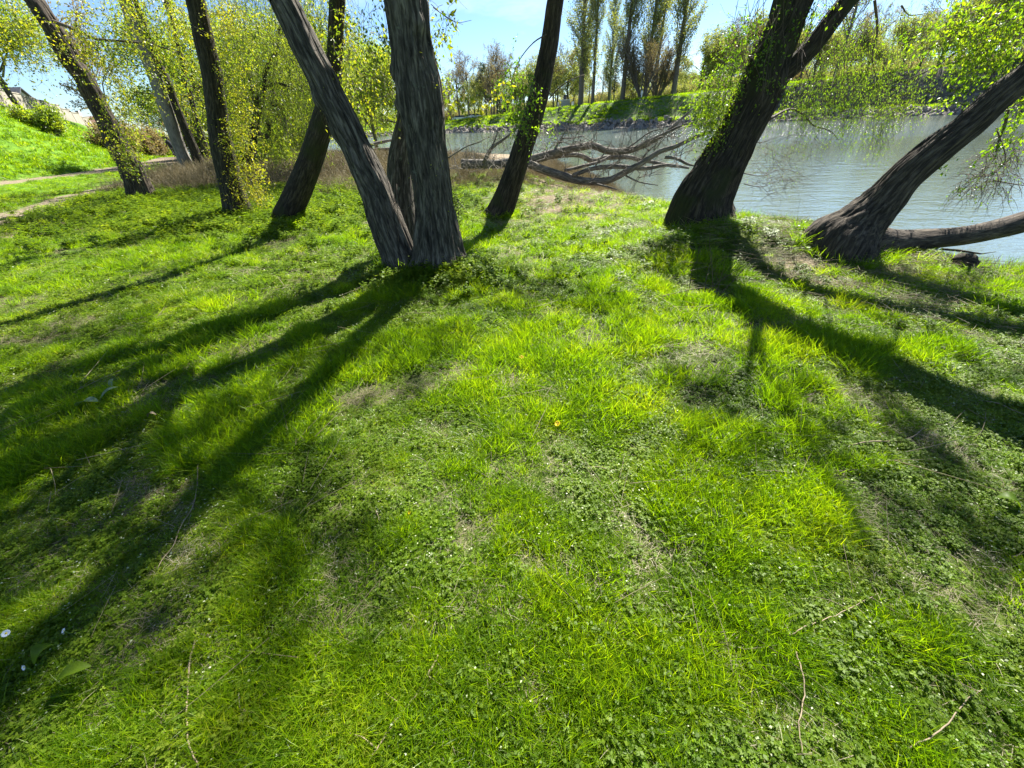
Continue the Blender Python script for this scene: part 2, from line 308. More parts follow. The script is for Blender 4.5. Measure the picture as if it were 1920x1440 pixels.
# ------------------------------------------------------------------ setting
def axis(parts):
    out = []
    for a, b, s in parts: out.append(np.arange(a, b, s))
    return np.concatenate(out + [[parts[-1][1]]])
gx = axis([(-700,-150,50),(-150,-62,8),(-62,-44,1.5),(-44,-14,.6),(-14,-5,.22),(-5,6,.11),(6,12,.18),(12,30,.9),(30,110,1.5),(110,150,6),(150,700,50)])
gy = axis([(-150,-6,12),(-6,0,.5),(0,11,.11),(11,20,.25),(20,60,.8),(60,175,1.4),(175,215,5),(215,900,60)])
GX, GY = np.meshgrid(gx, gy); GZ = tz(GX, GY)
nx, ny = len(gx), len(gy)
i, j = np.meshgrid(np.arange(nx-1), np.arange(ny-1)); k0 = (j*nx + i).ravel()
gb = MB(); gb.add(np.stack([GX.ravel(), GY.ravel(), GZ.ravel()], 1), np.stack([k0, k0+1, k0+nx+1, k0+nx], 1))
ground = gb.obj('ground', [M_GROUND]); tag(ground, kind='structure')
dn, df = pdist(GX, GY, NEAR), pdist(GX, GY, FAR)
nearside = dn < df
zr = np.maximum(1 - sstep(.9, 1.8, pdist(GX, GY, PATH)), .85*(1 - sstep(.35, 1.2, pdist(GX, GY, TRACK))))
dist = np.hypot(GX, GY)
def dryness(X, Y):
    d = pdist(X, Y, NEAR)
    a = (1 - sstep(1.2, 9.0, d)) * sstep(10.5, 14, Y) + .9*sstep(18, 26, Y) * (X > -9) * (1 - sstep(10, 24, d))
    b = .75 * np.exp(-((X+11.5)/3.0)**2 - ((Y-9.5)/3)**2)
    c = .9 * np.exp(-((X-1.6)/2.3)**2 - ((Y-9.6)/2.7)**2)
    e = .8 * np.exp(-((X-4.0)/1.2)**2 - ((Y-4.1)/.9)**2)
    return np.clip(a + b + c + e, 0, 1) * (pdist(X, Y, NEAR) < pdist(X, Y, FAR))
zg = dryness(GX, GY)
zb = np.where(nearside, (1 - sstep(.2, 1.2, dn)) * .8, np.maximum(1 - sstep(3, 6, df), .45*(1 - sstep(13, 16, df)) + .25*(GX > 45)*(1 - sstep(13, 16, df)))); zb = np.where(inpoly(GX, GY, RIVER), 1, zb)
za = sstep(6, 16, dist)
ca = ground.data.attributes.new('zone', 'FLOAT_COLOR', 'POINT')
ca.data.foreach_set('color', np.stack([zr, zg, zb, za], -1).reshape(-1).astype(np.float32))
wb = MB(); wb.add([(-450, -140, WATER), (160, -140, WATER), (160, 230, WATER), (-450, 230, WATER)], [(0, 1, 2, 3)])
tag(wb.obj('river_water', [M_WATER]), kind='structure')

# ------------------------------------------------------------------ scattered ground cover (uncountable)
LIB = bpy.data.collections.new('library')
def scatter(name, protos, P, rot, scl, idx, label):
    col = bpy.data.collections.new('protos_' + name)
    for q, me in enumerate(protos):
        o = bpy.data.objects.new('%s_kind_%02d' % (name, q), me); col.objects.link(o)
    me = bpy.data.meshes.new(name); n = len(P); me.vertices.add(n); me.vertices.foreach_set('co', P.astype(np.float32).ravel())
    for nm, ty, key, arr in (('rot', 'FLOAT_VECTOR', 'vector', rot), ('scl', 'FLOAT_VECTOR', 'vector', scl), ('idx', 'INT', 'value', idx)):
        a = me.attributes.new(nm, ty, 'POINT'); a.data.foreach_set(key, (arr.astype(np.int32) if ty == 'INT' else arr.astype(np.float32)).ravel())
    o = bpy.data.objects.new(name, me); C.objects.link(o); tag(o, label, None, None, 'stuff')
    ng = bpy.data.node_groups.new(name, 'GeometryNodeTree')
    ng.interface.new_socket('Geometry', in_out='INPUT', socket_type='NodeSocketGeometry'); ng.interface.new_socket('Geometry', in_out='OUTPUT', socket_type='NodeSocketGeometry')
    gi, go = ng.nodes.new('NodeGroupInput'), ng.nodes.new('NodeGroupOutput')
    ci = ng.nodes.new('GeometryNodeCollectionInfo'); ci.inputs[0].default_value = col; ci.inputs[1].default_value = True; ci.inputs[2].default_value = True
    ip = ng.nodes.new('GeometryNodeInstanceOnPoints'); ip.inputs['Pick Instance'].default_value = True
    def na(nm, ty):
        x = ng.nodes.new('GeometryNodeInputNamedAttribute'); x.data_type = ty; x.inputs[0].default_value = nm; return x.outputs[0]
    er = ng.nodes.new('FunctionNodeEulerToRotation'); ng.links.new(na('rot', 'FLOAT_VECTOR'), er.inputs[0])
    ng.links.new(gi.outputs[0], ip.inputs['Points']); ng.links.new(ci.outputs[0], ip.inputs['Instance']); ng.links.new(na('idx', 'INT'), ip.inputs['Instance Index'])
    ng.links.new(er.outputs[0], ip.inputs['Rotation']); ng.links.new(na('scl', 'FLOAT_VECTOR'), ip.inputs['Scale']); ng.links.new(ip.outputs[0], go.inputs[0])
    md = o.modifiers.new('scatter', 'NODES'); md.node_group = ng
    return o
def blades(rng, n, rad, lo, hi, w, bend=.7, lean=.35, seg=4, comb=(0, 0), mat=M_GRASS, name='tuft'):
    mb = MB()
    for _ in range(n):
        a = rng.uniform(0, 6.283); r = rad * math.sqrt(rng.random()); p = np.array((r*math.cos(a), r*math.sin(a), -.008))
        L = rng.uniform(lo, hi); ya = rng.uniform(0, 6.283); ln = abs(rng.normal(0, lean)); d = np.array((math.cos(ya)*ln + comb[0], math.sin(ya)*ln + comb[1], 1.0)); d /= np.linalg.norm(d)
        side = np.cross(d, rng.normal(0, 1, 3)); side /= np.linalg.norm(side)
        bd = bend * rng.uniform(.3, 1.3); V = []
        for s in range(seg + 1):
            t = s / seg; ww = w * rng.uniform(.9, 1.1) * (1 - t**2.2) * .5 + .0002
            V += [p - side*ww, p + side*ww]; h = np.array((d[0], d[1], 0)); h /= np.linalg.norm(h) + 1e-6
            d = d + (h * .9 - np.array((0, 0, 1.0)) * .55) * bd / seg; d /= np.linalg.norm(d); p = p + d * L / seg
        Q = [(2*s, 2*s+1, 2*s+3, 2*s+2) for s in range(seg)]; mb.add(V, Q, 0, rng.random())
    return mb.mesh(name, [mat])
def clover(rng, n, rad, h, s, mat=M_CLOVER, petals=3, name='clover'):
    mb = MB()
    for _ in range(n):
        a = rng.uniform(0, 6.283); r = rad * math.sqrt(rng.random()); b = np.array((r*math.cos(a), r*math.sin(a), 0)); t = b + (rng.normal(0, .01), rng.normal(0, .01), rng.uniform(.5, 1.1) * h)
        tilt = rng.normal(0, .28, 2); nrm = np.array((tilt[0], tilt[1], 1)); nrm /= np.linalg.norm(nrm); u = np.cross(nrm, (1, .2, 0)); u /= np.linalg.norm(u); v = np.cross(nrm, u)
        sz = s * rng.uniform(.6, 1.2); lv = rng.random(); a0 = rng.uniform(0, 6.28)
        mb.add([b - u*.0007, b + u*.0007, t + u*.0007, t - u*.0007], [(0, 1, 2, 3)], 0, lv)
        for k in range(petals):
            q = a0 + k * 6.283 / petals; e = u*math.cos(q) + v*math.sin(q); f = np.cross(nrm, e); up = nrm * sz * .15
            o = t; mb.add([o, o + e*sz*.5 + f*sz*.42 + up, o + e*sz*1.02 + f*sz*.28 + up, o + e*sz*.95, o + e*sz*1.02 - f*sz*.28 + up, o + e*sz*.5 - f*sz*.42 + up], [(0, 1, 2, 3), (0, 3, 4, 5)], 0, lv)
    return mb.mesh(name, [mat])
def herb(rng, n, h, s, mat=M_HERB, name='herb'):          # leafy stems
    mb = MB()
    for _ in range(n):
        a = rng.uniform(0, 6.283); d = np.array((math.cos(a)*rng.uniform(.1, .6), math.sin(a)*rng.uniform(.1, .6), 1)); L = h * rng.uniform(.5, 1.1)
        p0 = np.array((rng.normal(0, .03), rng.normal(0, .03), 0)); P = np.array([p0 + d*L*t for t in (0, .33, .66, 1)]); tube(mb, P, .0012, 3, 0, .4)
        m_ = 9; tt = rng.uniform(.2, 1, m_); X = p0 + d*L*tt[:, None]; th = rng.uniform(0, 6.283, m_)
        leaves(mb, X, np.stack([np.cos(th), np.sin(th), rng.uniform(-.1, .5, m_)], 1), s, rng, 0, .7, .7)
    return mb.mesh(name, [mat])
def rosette(rng, n, s, mat=M_HERB, name='rosette', wid=.4):
    mb = MB()
    for k in range(n):
        a = k * 2.4 + rng.uniform(-.3, .3); L = s * rng.uniform(.6, 1.1); e = np.array((math.cos(a), math.sin(a), 0)); f = np.array((-e[1], e[0], 0)); lv = rng.random(); V = []
        for q in range(6):
            t = q / 5; ww = wid * L * math.sin(math.pi * min(1, t*.93 + .07)) ** .8 * .5; z = .25*L*math.sin(t*2.6) ; c = e*L*t + (0, 0, z + .005); V += [c - f*ww + (0, 0, ww*.35), c, c + f*ww + (0, 0, ww*.35)]
        Q = []
        for q in range(5): Q += [(3*q, 3*q+1, 3*q+4, 3*q+3), (3*q+1, 3*q+2, 3*q+5, 3*q+4)]
        mb.add(V, Q, 0, lv)
    return mb.mesh(name, [mat])
def litter(rng, n, rad, mat=M_STRAW, name='straw'):
    mb = MB()
    for _ in range(n):
        p = np.array((*rng.uniform(-rad, rad, 2), rng.uniform(.003, .018))); a = rng.uniform(0, 6.283); L = rng.uniform(.03, .10); d = np.array((math.cos(a), math.sin(a), rng.normal(0, .15))); f = np.array((-d[1], d[0], 0)) * .0011
        q = p + d*L*.5 + (0, 0, rng.normal(0, .004)); e = p + d*L + f*4*rng.normal(); mb.add([p - f, p + f, q + f, q - f, e + f*.3, e - f*.3], [(0, 1, 2, 3), (3, 2, 4, 5)], 0, rng.random())
    return mb.mesh(name, [mat])
def glint_flecks(rng):  # small pale leaf bits scattered as painted glints
    mb = MB(); n = 5; P = np.stack([rng.uniform(-.12, .12, n), rng.uniform(-.12, .12, n), rng.uniform(.02, .045, n)], 1); leaves(mb, P, rng.normal(0, 1, (n, 3))*(1, 1, .25), .012, rng, 0, .7, .8, .2); return mb.mesh('glint_bits', [M_GLINT])
def sample(rng, n, x0, x1, y0, y1): return np.stack([rng.uniform(x0, x1, n), rng.uniform(y0, y1, n)], 1)
def inview(X, Y, mpx=90):
    Z = 0.0; q = np.stack([X, Y, np.full_like(X, Z - EYE)], 1); a = q @ FW; a = np.where(a < .05, .05, a); px = 960 + FPX*(q @ RV)/a; py = 720 - FPX*(q @ UV)/a
    return (q @ FW > .05) & (px > -mpx) & (px < 1920 + mpx) & (py > -60) & (py < 1440 + 2*mpx)
FEET = []; HOLES = []     # (x, y, r): where trunks stand
def place(rng, n, box_, keep):
    P = sample(rng, n, *box_); X, Y = P[:, 0], P[:, 1]
    ok = inview(X, Y) & (rng.random(n) < keep(X, Y)); X, Y = X[ok], Y[ok]
    ok = ~inpoly(X, Y, RIVER) & (pdist(X, Y, NEAR) > .15)
    for hx, hy, hr in HOLES: ok &= np.hypot(X - hx, Y - hy) > hr
    X, Y = X[ok], Y[ok]; return np.stack([X, Y, tz(X, Y)], 1)
def bare(X, Y):        # worn spots
    return np.maximum(np.maximum(.8*sstep(.60, .70, fbm(X*4.2, Y*4.2, 8, 31, 3)), sstep(.66, .74, fbm(X*1.3, Y*1.3, 8, 31, 3))), 1 - sstep(.04, .16, np.minimum.reduce([np.hypot((X-x)/1.0, Y-y) for x, y in [(1.25, 2.05), (1.62, 1.1), (.05, .95), (-.35, 1.35), (2.15,1.9)]])))
def tallness(X, Y): return .13*np.exp(-((X-2.1)/1.0)**2 - ((Y-2.6)/1.1)**2) + .10*np.exp(-((X-.6)/1.4)**2 - ((Y-4.6)/.5)**2) + .5*fbm(X*1.0, Y*1.0, 5, 77, 2) + .5*fbm(X*3.6, Y*3.6, 5, 78, 2)
rng = np.random.default_rng(4)
# ------------------------------------------------------------------ trees: builders
def stem_px(rows, ly=0.0, base=None, perp=False, Y0=None):
    """centre line and radii from the photograph's pixels; ly = lean away from the camera per metre of height"""
    b = gp(rows[0][0], rows[0][1]) if base is None else np.asarray(base, float)
    P, R = [], []
    for q, row in enumerate(rows):
        x, y, wd = row[:3]; d = ray(x, y)
        s = (b[1] + ly * (EYE - b[2])) / (d[1] - ly * d[2]) if Y0 is None else (Y0[q] / d[1])
        p = np.array((d[0]*s, d[1]*s, EYE + d[2]*s)); P.append(p)
    for q, row in enumerate(rows):
        a, c = rows[max(0, q-1)], rows[min(len(rows)-1, q+1)]; tx, ty = c[0]-a[0], c[1]-a[1]; f = 1 if perp else abs(ty) / math.hypot(tx, ty)
        th = math.atan2(abs(P[q][0]), P[q][1]); R.append(row[2] * f / 2 * depth(P[q]) / FPX * math.cos(th) ** (.15 if perp else .8))
    return np.array(P), np.array(R)
def resample(P, R, step):
    S = smooth(np.column_stack([P, R]), 8); L = np.concatenate([[0], np.cumsum(np.linalg.norm(np.diff(S[:, :3], axis=0), axis=1))])
    n = max(3, int(L[-1] / step)); t = np.linspace(0, L[-1], n); return np.stack([np.interp(t, L, S[:, k]) for k in range(4)], 1), t
def trunk(mb, P, R, sides=72, step=.035, amp=.018, flare=.35, fl=.22, seed=0, K=20, kz=2.0, mi=0, sink=.25, lobes=5, bumps=0.05, knots=()):
    P = np.asarray(P, float); d0 = P[1] - P[0]; d0 /= np.linalg.norm(d0)
    if sink: P = np.vstack([P[:1] - d0 * sink * .5 - (0, 0, sink*.5), P]); R = np.concatenate([[R[0]], R])
    S, L = resample(P, R, step); h = L - sink
    T, U, W = frames(S[:, :3]); th = np.linspace(0, 2*math.pi, sides, endpoint=False)[None]; c, s = np.cos(th), np.sin(th); r = np.maximum(S[:, 3], .004)[:, None]; hh = h[:, None]
    x, y, z = c*r*K, s*r*K, L[:, None]*kz; wx = (vn(x*.35, y*.35, z*1.4, seed+3) - .5) * 1.6
    n = vn(x + wx, y - wx, z, seed); n2 = vn(x*2.1 + wx, y*2.1, z*2.3, seed+7)
    rid = np.abs(2*n - 1) ** .75 * .75 + np.abs(2*n2 - 1) * .25
    ph = seed * 1.3; lob = 1 + .38*np.cos(lobes*th + ph + .6*np.sin(2*th)) * .8
    rr = r * (1 + flare * np.exp(-np.maximum(hh, -.1)/fl) * lob + bumps * 2 * (vn(c*1.6+9, s*1.6, L[:, None]*1.3, seed+1) - .5))
    for (kh, kt, ks, ka) in knots: rr = rr + ka * np.exp(-((hh-kh)/ks)**2 - ((np.angle(np.exp(1j*(th-kt)))*r)/ks)**2)
    rr = rr + amp * (rid - .35) * np.minimum(1, r/.12)
    V = (S[:, None, :3] + U[:, None]*(c*rr)[..., None] + W[:, None]*(s*rr)[..., None]).reshape(-1, 3)
    bk = np.stack([c*r*np.ones_like(hh), s*r*np.ones_like(hh), L[:, None]*np.ones_like(c)], -1).reshape(-1, 3) + (seed, 0, 0)
    m_ = len(S); i = np.arange(m_-1)[:, None]*sides; j = np.arange(sides)[None]; k = (j+1) % sides
    mb.add(V, np.stack([i+j, i+k, i+sides+k, i+sides+j], -1).reshape(-1, 4), mi, .5, bk); return S
def extend(P, R, H, up=.12, taper=.5, rng=None, n=9, wig=.06, lean=None):
    """carry a stem on above the frame to height H"""
    d = P[-1] - P[-2]; d /= np.linalg.norm(d); st = max(.3, (H - P[-1][2]) / n); Q, RR = [P[-1]], [R[-1]]
    for k in range(n):
        if lean is not None: tl_ = np.array((lean[0], lean[1], 1.0)); d = d + .55 * tl_ / np.linalg.norm(tl_)
        d = d + (0, 0, up if lean is None else 0) + (rng.normal(0, wig, 3) if rng is not None else 0); d /= np.linalg.norm(d); Q.append(Q[-1] + d*st); RR.append(R[-1] * (1 - (1-taper)*(k+1)/n))
    return np.array(Q), np.array(RR)
def perp_dir(rng, d, ang):
    u = np.cross(d, rng.normal(0, 1, 3)); u /= np.linalg.norm(u) + 1e-9; return d*math.cos(ang) + u*math.sin(ang)
def grow(mb, rng, p, d, L, r, lev, pr, A, mi=0):
    n = max(3, int(L / pr.get('seg', .45))); n = min(n, 9); st = L / n; P = [np.array(p, float)]; d = np.array(d, float); tr = pr['trop'][min(lev, len(pr['trop'])-1)]
    for _ in range(n):
        d = d + rng.normal(0, pr.get('wig', .13), 3) + (0, 0, tr); d /= np.linalg.norm(d); P.append(P[-1] + d*st)
    P = np.array(P); sd = 3 if r < .03 else (5 if r < .08 else 8); tube(mb, P, np.linspace(r, max(r*.35, pr.get('rmin', .003)), n+1), sd, mi)
    if lev >= len(pr['nb']): A.append(P); return
    nb = pr['nb'][lev]; lo = pr.get('lo', .25)
    for k in range(nb):
        t = lo + (1-lo) * (k + rng.random()) / nb; f = t*n; i = min(n-1, int(f)); q = P[i] + (P[i+1]-P[i])*(f-i); dd = (P[i+1]-P[i]) / st
        ang = rng.uniform(*pr['ang'][min(lev, len(pr['ang'])-1)])
        c = perp_dir(rng, dd, ang)
        grow(mb, rng, q, c, L * pr['ratio'][min(lev, len(pr['ratio'])-1)] * rng.uniform(.65, 1.15) * (1.15 - .5*t), max(pr.get('rmin', .003), r*(1-.6*t)*.55), lev+1, pr, A, mi)
    A.append(P[-max(2, n//2):])
def leaf_on(mb, rng, A, per, size, jit=.05, droop=.4, mi=1, wid=.55, clump=1.0):
    if not A: return
    pts, dirs = [], []
    for P in A:
        if rng.random() > clump: continue
        k = rng.poisson(per) if per < 50 else per
        if k == 0: continue
        t = rng.uniform(0, len(P)-1.001, k); i = t.astype(int); q = P[i] + (P[i+1]-P[i])*(t-i)[:, None]; dd = P[i+1]-P[i]; dd /= np.linalg.norm(dd, axis=1)[:, None] + 1e-9
        pts.append(q + rng.normal(0, jit, q.shape)); dirs.append(dd*.6 + rng.normal(0, .6, q.shape) - (0, 0, droop))
    if pts: leaves(mb, np.vstack(pts), np.vstack(dirs), size, rng, mi, wid)
GAIN = 4.0
def cloud(tw, lf, rng, blobs, size=.05, L=(.25, .6), droop=.25, per=9, rt=.003, bare_=0.0, wid=.55, jit=.02, mi=0):
    """leafy twigs: blobs = (px, py, distance ahead, radius in metres, number of twigs)"""
    A = []
    for (x, y, Y, rad, n) in blobs:
        c = at(x, y, Y)
        for _ in range(int(n * GAIN)):
            p = c + rng.normal(0, .45, 3) * rad * (1, 1, .9); d = rng.normal(0, 1, 3) * (1, 1, .6) - (0, 0, droop*1.5); d /= np.linalg.norm(d)
            l = rng.uniform(*L); P = [p]; k = 5
            for _k in range(k): d = d + rng.normal(0, .22, 3) - (0, 0, droop*.5); d /= np.linalg.norm(d); P.append(P[-1] + d*l/k)
            P = np.array(P); tube(tw, P, np.linspace(rt, rt*.4, k+1), 3, mi, .5)
            if rng.random() >= bare_: A.append(P)
    leaf_on(lf, rng, A, per, size * .72, jit, droop*.8, 0, wid)
def shade_limbs(tw, lf, rng, root_pt, blobs, r0=.05):
    """unseen leafy limbs added above the frame to shade the lawn: blobs = (x, y, z, radius, number of twigs)"""
    A = []
    for (x, y, z, rad, n) in blobs:
        c = np.array((x, y, z)); a = np.asarray(root_pt, float); mdl = (a + c) / 2 + rng.normal(0, .15, 3) + (0, 0, .2); S = smooth([a, mdl, c, c + (c - mdl) * .4], 5); tube(tw, S, np.linspace(r0*.7, .006, len(S)), 6, 1)
        for _ in range(n):
            p = c + rng.normal(0, .5, 3) * rad * (1, 1, .6); d = rng.normal(0, 1, 3) - (0, 0, .4); d /= np.linalg.norm(d); P = [p]
            for _k in range(4): d = d + rng.normal(0, .25, 3); d /= np.linalg.norm(d); P.append(P[-1] + d*rng.uniform(.08, .16))
            P = np.array(P); tube(tw, P, np.linspace(.004, .0015, 5), 3, 1); A.append(P)
    leaf_on(lf, rng, A, 9, .062, .03, .4, 0)
def pxbranch(tw, pts, r0, r1, sides=6, mi=0):
    P = smooth(np.array([at(*p) for p in pts]), 5); tube(tw, P, np.linspace(r0, r1, len(P)), sides, mi, cap=True); return P
def finish_tree(root, tmb, lmb, tmat, lmat, twmat=None, name='crown'):
    if tmb is not None and tmb.n: tmb.obj('trunk', [tmat, M_TWIG], root)
    if lmb is not None and lmb.n: lmb.obj(name, [lmat, M_TWIG], root, flat=(0, 1))
def crown_from(Q, R, rng, pr, tmb, n, L, rr=.16, ang=(.6, 1.2), lo=0.15, up=.25, A=None):
    A = [] if A is None else A
    for k in range(n):
        t = lo + (1-lo)*(k + rng.random())/n; f = t*(len(Q)-1); i = min(len(Q)-2, int(f)); q = Q[i] + (Q[i+1]-Q[i])*(f-i); d = Q[i+1]-Q[i]; d /= np.linalg.norm(d)
        c = perp_dir(rng, d, rng.uniform(*ang)) + (0, 0, up); c /= np.linalg.norm(c)
        grow(tmb, rng, q, c, L*rng.uniform(.7, 1.2)*(1.2-.55*t), R[i]*rr*(1.1-.4*t), 0, pr, A)
    return A
PR = dict(nb=[5, 5], ratio=[.55, .5], ang=[(.5, 1.1), (.5, 1.2)], trop=[.03, -.02, -.10], wig=.16, seg=.4, rmin=.004)
# ------------------------------------------------------------------ the near trees
def near_tree(name, label, group, stems, seed, mats, H, crown=(9, 2.6), leaf=(8, .055), lmat=None, ext=True, sides=72, step=.035, amp=.018, K=20, flare=.35, extra=None, pr=PR, taper=.88, bumps=.05, fork=None, up=.12):
    rng = np.random.default_rng(seed); tmb, lmb = MB(), MB(); base = None
    for q, (P, R, kw) in enumerate(stems):
        k2 = dict(sides=sides, step=step, amp=amp, K=K, flare=flare, bumps=bumps, seed=seed+q); k2.update({a: b for a, b in kw.items() if a not in ('H', 'up', 'noext', 'lean')})
        trunk(tmb, P, R, **k2)
        if base is None: base = P[0]
        HOLES.append((P[0][0], P[0][1], R[0]*.8)); FEET.append((P[0][0], P[0][1], R[0]))
        if kw.get('noext'): continue
        Q, RR = extend(P, R, kw.get('H', H), kw.get('up', up), taper, rng, lean=kw.get('lean')); trunk(tmb, Q, RR, sides=16, step=.2, amp=.0, flare=0, sink=0, seed=seed+q)
        A = crown_from(Q, RR, rng, pr, tmb, int(crown[0]*1.4), crown[1])
        grow(tmb, rng, Q[-1], (Q[-1]-Q[-2])/np.linalg.norm(Q[-1]-Q[-2]), crown[1]*1.3, RR[-1], 0, pr, A)
        leaf_on(lmb, rng, A, leaf[0]*1.8, leaf[1]*1.2, .06, .4, 0)
    root = empty(name, base, label, 'tree', group)
    if extra: extra(tmb, lmb, rng)
    finish_tree(root, tmb, lmb, mats, lmat or M_LEAFY)
    return root
GN = 'trees on the near bank'
# main clump of three stems
sL = stem_px([(756,500,60),(725,415,66),(707,361,63),(685,314,61),(653,245,58),(624,188,58),(602,144,60),(573,87,60),(552,43,58),(530,0,58)], .06)
sR = stem_px([(826,497,80),(819,433,75),(811,361,68),(801,289,70),(792,217,80),(784,162,82),(775,108,76),(768,54,72),(761,0,78)], 0)
sM = stem_px([(762,470,50),(754,397,48),(749,325,44),(754,271,40),(762,235,38),(768,190,40)], 0.02)
def ex_main(t, l, r):
    cloud(t, l, r, [(670,60,5.6,.35,9),(660,130,5.6,.35,10),(700,40,5.7,.3,8),(690,150,5.7,.35,9),(655,200,5.7,.25,5),(705,200,5.8,.2,5)], .062, (.25,.5), .35, 5, .0022, mi=1)
    cloud(t, l, r, [(820,60,5.1,.12,4),(835,15,5.1,.15,4),(812,110,5.1,.1,3),(862,195,5.2,.2,4),(900,190,5.3,.12,4),(925,165,5.3,.1,3),(845,160,5.1,.08,2)], .068, (.12,.3), .3, 4, .002, mi=1)
    pxbranch(t, [(812,14,5.0),(835,30,5.0),(858,42,5.0),(884,38,5.0)], .004, .0015, 4, 1); pxbranch(t, [(808,8,5.0),(840,35,5.05),(868,46,5.05)], .003, .0015, 4, 1)
    for _ in range(7):     # hanging bines and shoots about the stems
        x = r.uniform(740, 860); pxbranch(t, [(x, r.uniform(330,420), 4.95), (x+r.normal(0,12), r.uniform(400,440), 4.9), (x+r.normal(0,18), 455, 4.9)], .004, .002, 4, 1)
    pxbranch(t, [(786,300,4.95),(782,340,4.9),(776,375,4.9),(762,392,4.88),(748,390,4.9),(735,365,4.95),(728,340,5.05)], .006, .003, 5, 1)
    for _ in range(60):    # burr of short shoots on the right stem
        a = r.uniform(0, 6.28); p = at(846 + r.normal(0, 7), 382 + r.normal(0, 14), 5.2); d = np.array((abs(r.normal(0,1))*.9+.1, r.normal(-.4,.6), r.normal(0.2,.6))); d /= np.linalg.norm(d); tube(t, [p, p+d*r.uniform(.03,.09), p+d*r.uniform(.1,.16)+r.normal(0,.02,3)], .003, 3, 1)
    cloud(t, l, r, [(793,320,4.95,.2,2),(838,330,4.95,.2,3),(800,175,5.0,.1,2),(845,380,5.0,.1,3),(822,300,4.9,.15,2)], .035, (.05,.12), .1, 3, .002, mi=1)
_ex_main = ex_main
def ex_main(t, l, r):
    _ex_main(t, l, r)
    shade_limbs(t, l, r, (-1.0, 5.5, 3.3), [(-1.7, 4.9, 3.9, .7, 50), (-.5, 5.0, 4.2, .7, 60), (.2, 5.6, 4.6, .8, 60), (-.9, 5.9, 4.6, .8, 60), (-2.2, 5.6, 4.6, .7, 44), (-.3, 4.5, 3.7, .6, 50), (.6, 5.6, 5.2, .8, 60), (-1.5, 6.3, 5.4, .8, 50), (-.1, 4.9, 4.9, .8, 60), (.9, 4.9, 4.4, .5, 16)])  # unseen limbs added over the stems to shade the left lawn
near_tree('multi_stem_tree', 'big grey furrowed tree of three stems in the middle of the lawn', GN,
    [(sR[0], sR[1], dict(amp=.055, H=9.0, flare=.42, fl=.2, sides=150, step=.026, K=26, kz=1.5, knots=((1.1,-1.0,.12,.05),(2.0,.0,.09,.05),(.75,-.6,.14,.05),(2.3,2.6,.07,.05),(1.7,.3,.06,.045)))), (sL[0], sL[1], dict(amp=.05, H=8.5, flare=.36, fl=.2, sides=130, step=.026, K=26, kz=1.5, knots=((1.6,.2,.12,.05),(1.9,.6,.1,.05)))), (sM[0], sM[1], dict(amp=.02, flare=.15, lean=(-.12,.05), H=9))],
    11, M_BARK, 9, (11, 2.8), (12, .065), M_LEAFY, extra=ex_main)
# slim tree leaning right beside the river
s5 = stem_px([(937,405,44),(953,359,43),(969,312,41),(984,266,40),(1000,219,38),(1012,172,37),(1022,125,35),(1031,78,34),(1037,31,32),(1042,0,31)], 0.0)
def ex5(t, l, r):
    pxbranch(t, [(1030,185,8.3),(1048,165,8.2),(1070,150,8.1),(1096,140,8.1)], .012, .004, 5, 1)
    shade_limbs(t, l, r, (1.2, 8.35, 3.6), [(2.4, 7.4, 4.0, .6, 40), (1.7, 7.6, 4.2, .7, 44), (2.8, 8.0, 4.8, .7, 40), (1.0, 7.6, 4.4, .6, 30), (3.2, 7.0, 4.4, .5, 26)])  # unseen limbs added to shade the middle of the lawn
    pxbranch(t, [(1035,60,8.4),(1000,80,8.0),(970,120,7.8),(955,170,7.7)], .012, .004, 5, 1)
    cloud(t, l, r, [(985,150,7.8,.3,9),(965,185,7.7,.3,9),(975,225,7.7,.28,11),(960,130,7.8,.25,6),(1028,235,7.9,.15,3),(940,160,7.7,.2,4)], .058, (.2,.4), .45, 8, .002, mi=1)
near_tree('leaning_tree', 'slender dark tree bending right, standing alone in the centre before the fallen tree', GN, [(s5[0], s5[1], dict(lean=(.36, -.02), H=12.5))], 23, M_BARKD, 8.5, (12, 2.2), (7, .055), M_LEAFG, extra=ex5, sides=72, amp=.012, K=26)
# curved dark tree left of the main clump
s4 = stem_px([(537,411,50),(559,361,50),(580,307,47),(598,252,44),(612,198,38),(622,150,34),(627,108,30),(631,36,29),(633,0,29)], -.02)
near_tree('curved_tree', 'dark smooth tree with a curved trunk crossing behind the leaning grey stem', GN, [(s4[0], s4[1], dict(flare=.12))], 31, M_BARKD, 9, (7, 2.4), (9, .055), M_LEAFY, sides=64, amp=.008, K=26,
    extra=lambda t, l, r: cloud(t, l, r, [(645,60,9,.5,12),(660,110,9,.5,12),(600,20,9,.4,8),(655,170,9.1,.3,6)], .06, (.25,.5), .3, 7, .002, mi=1))
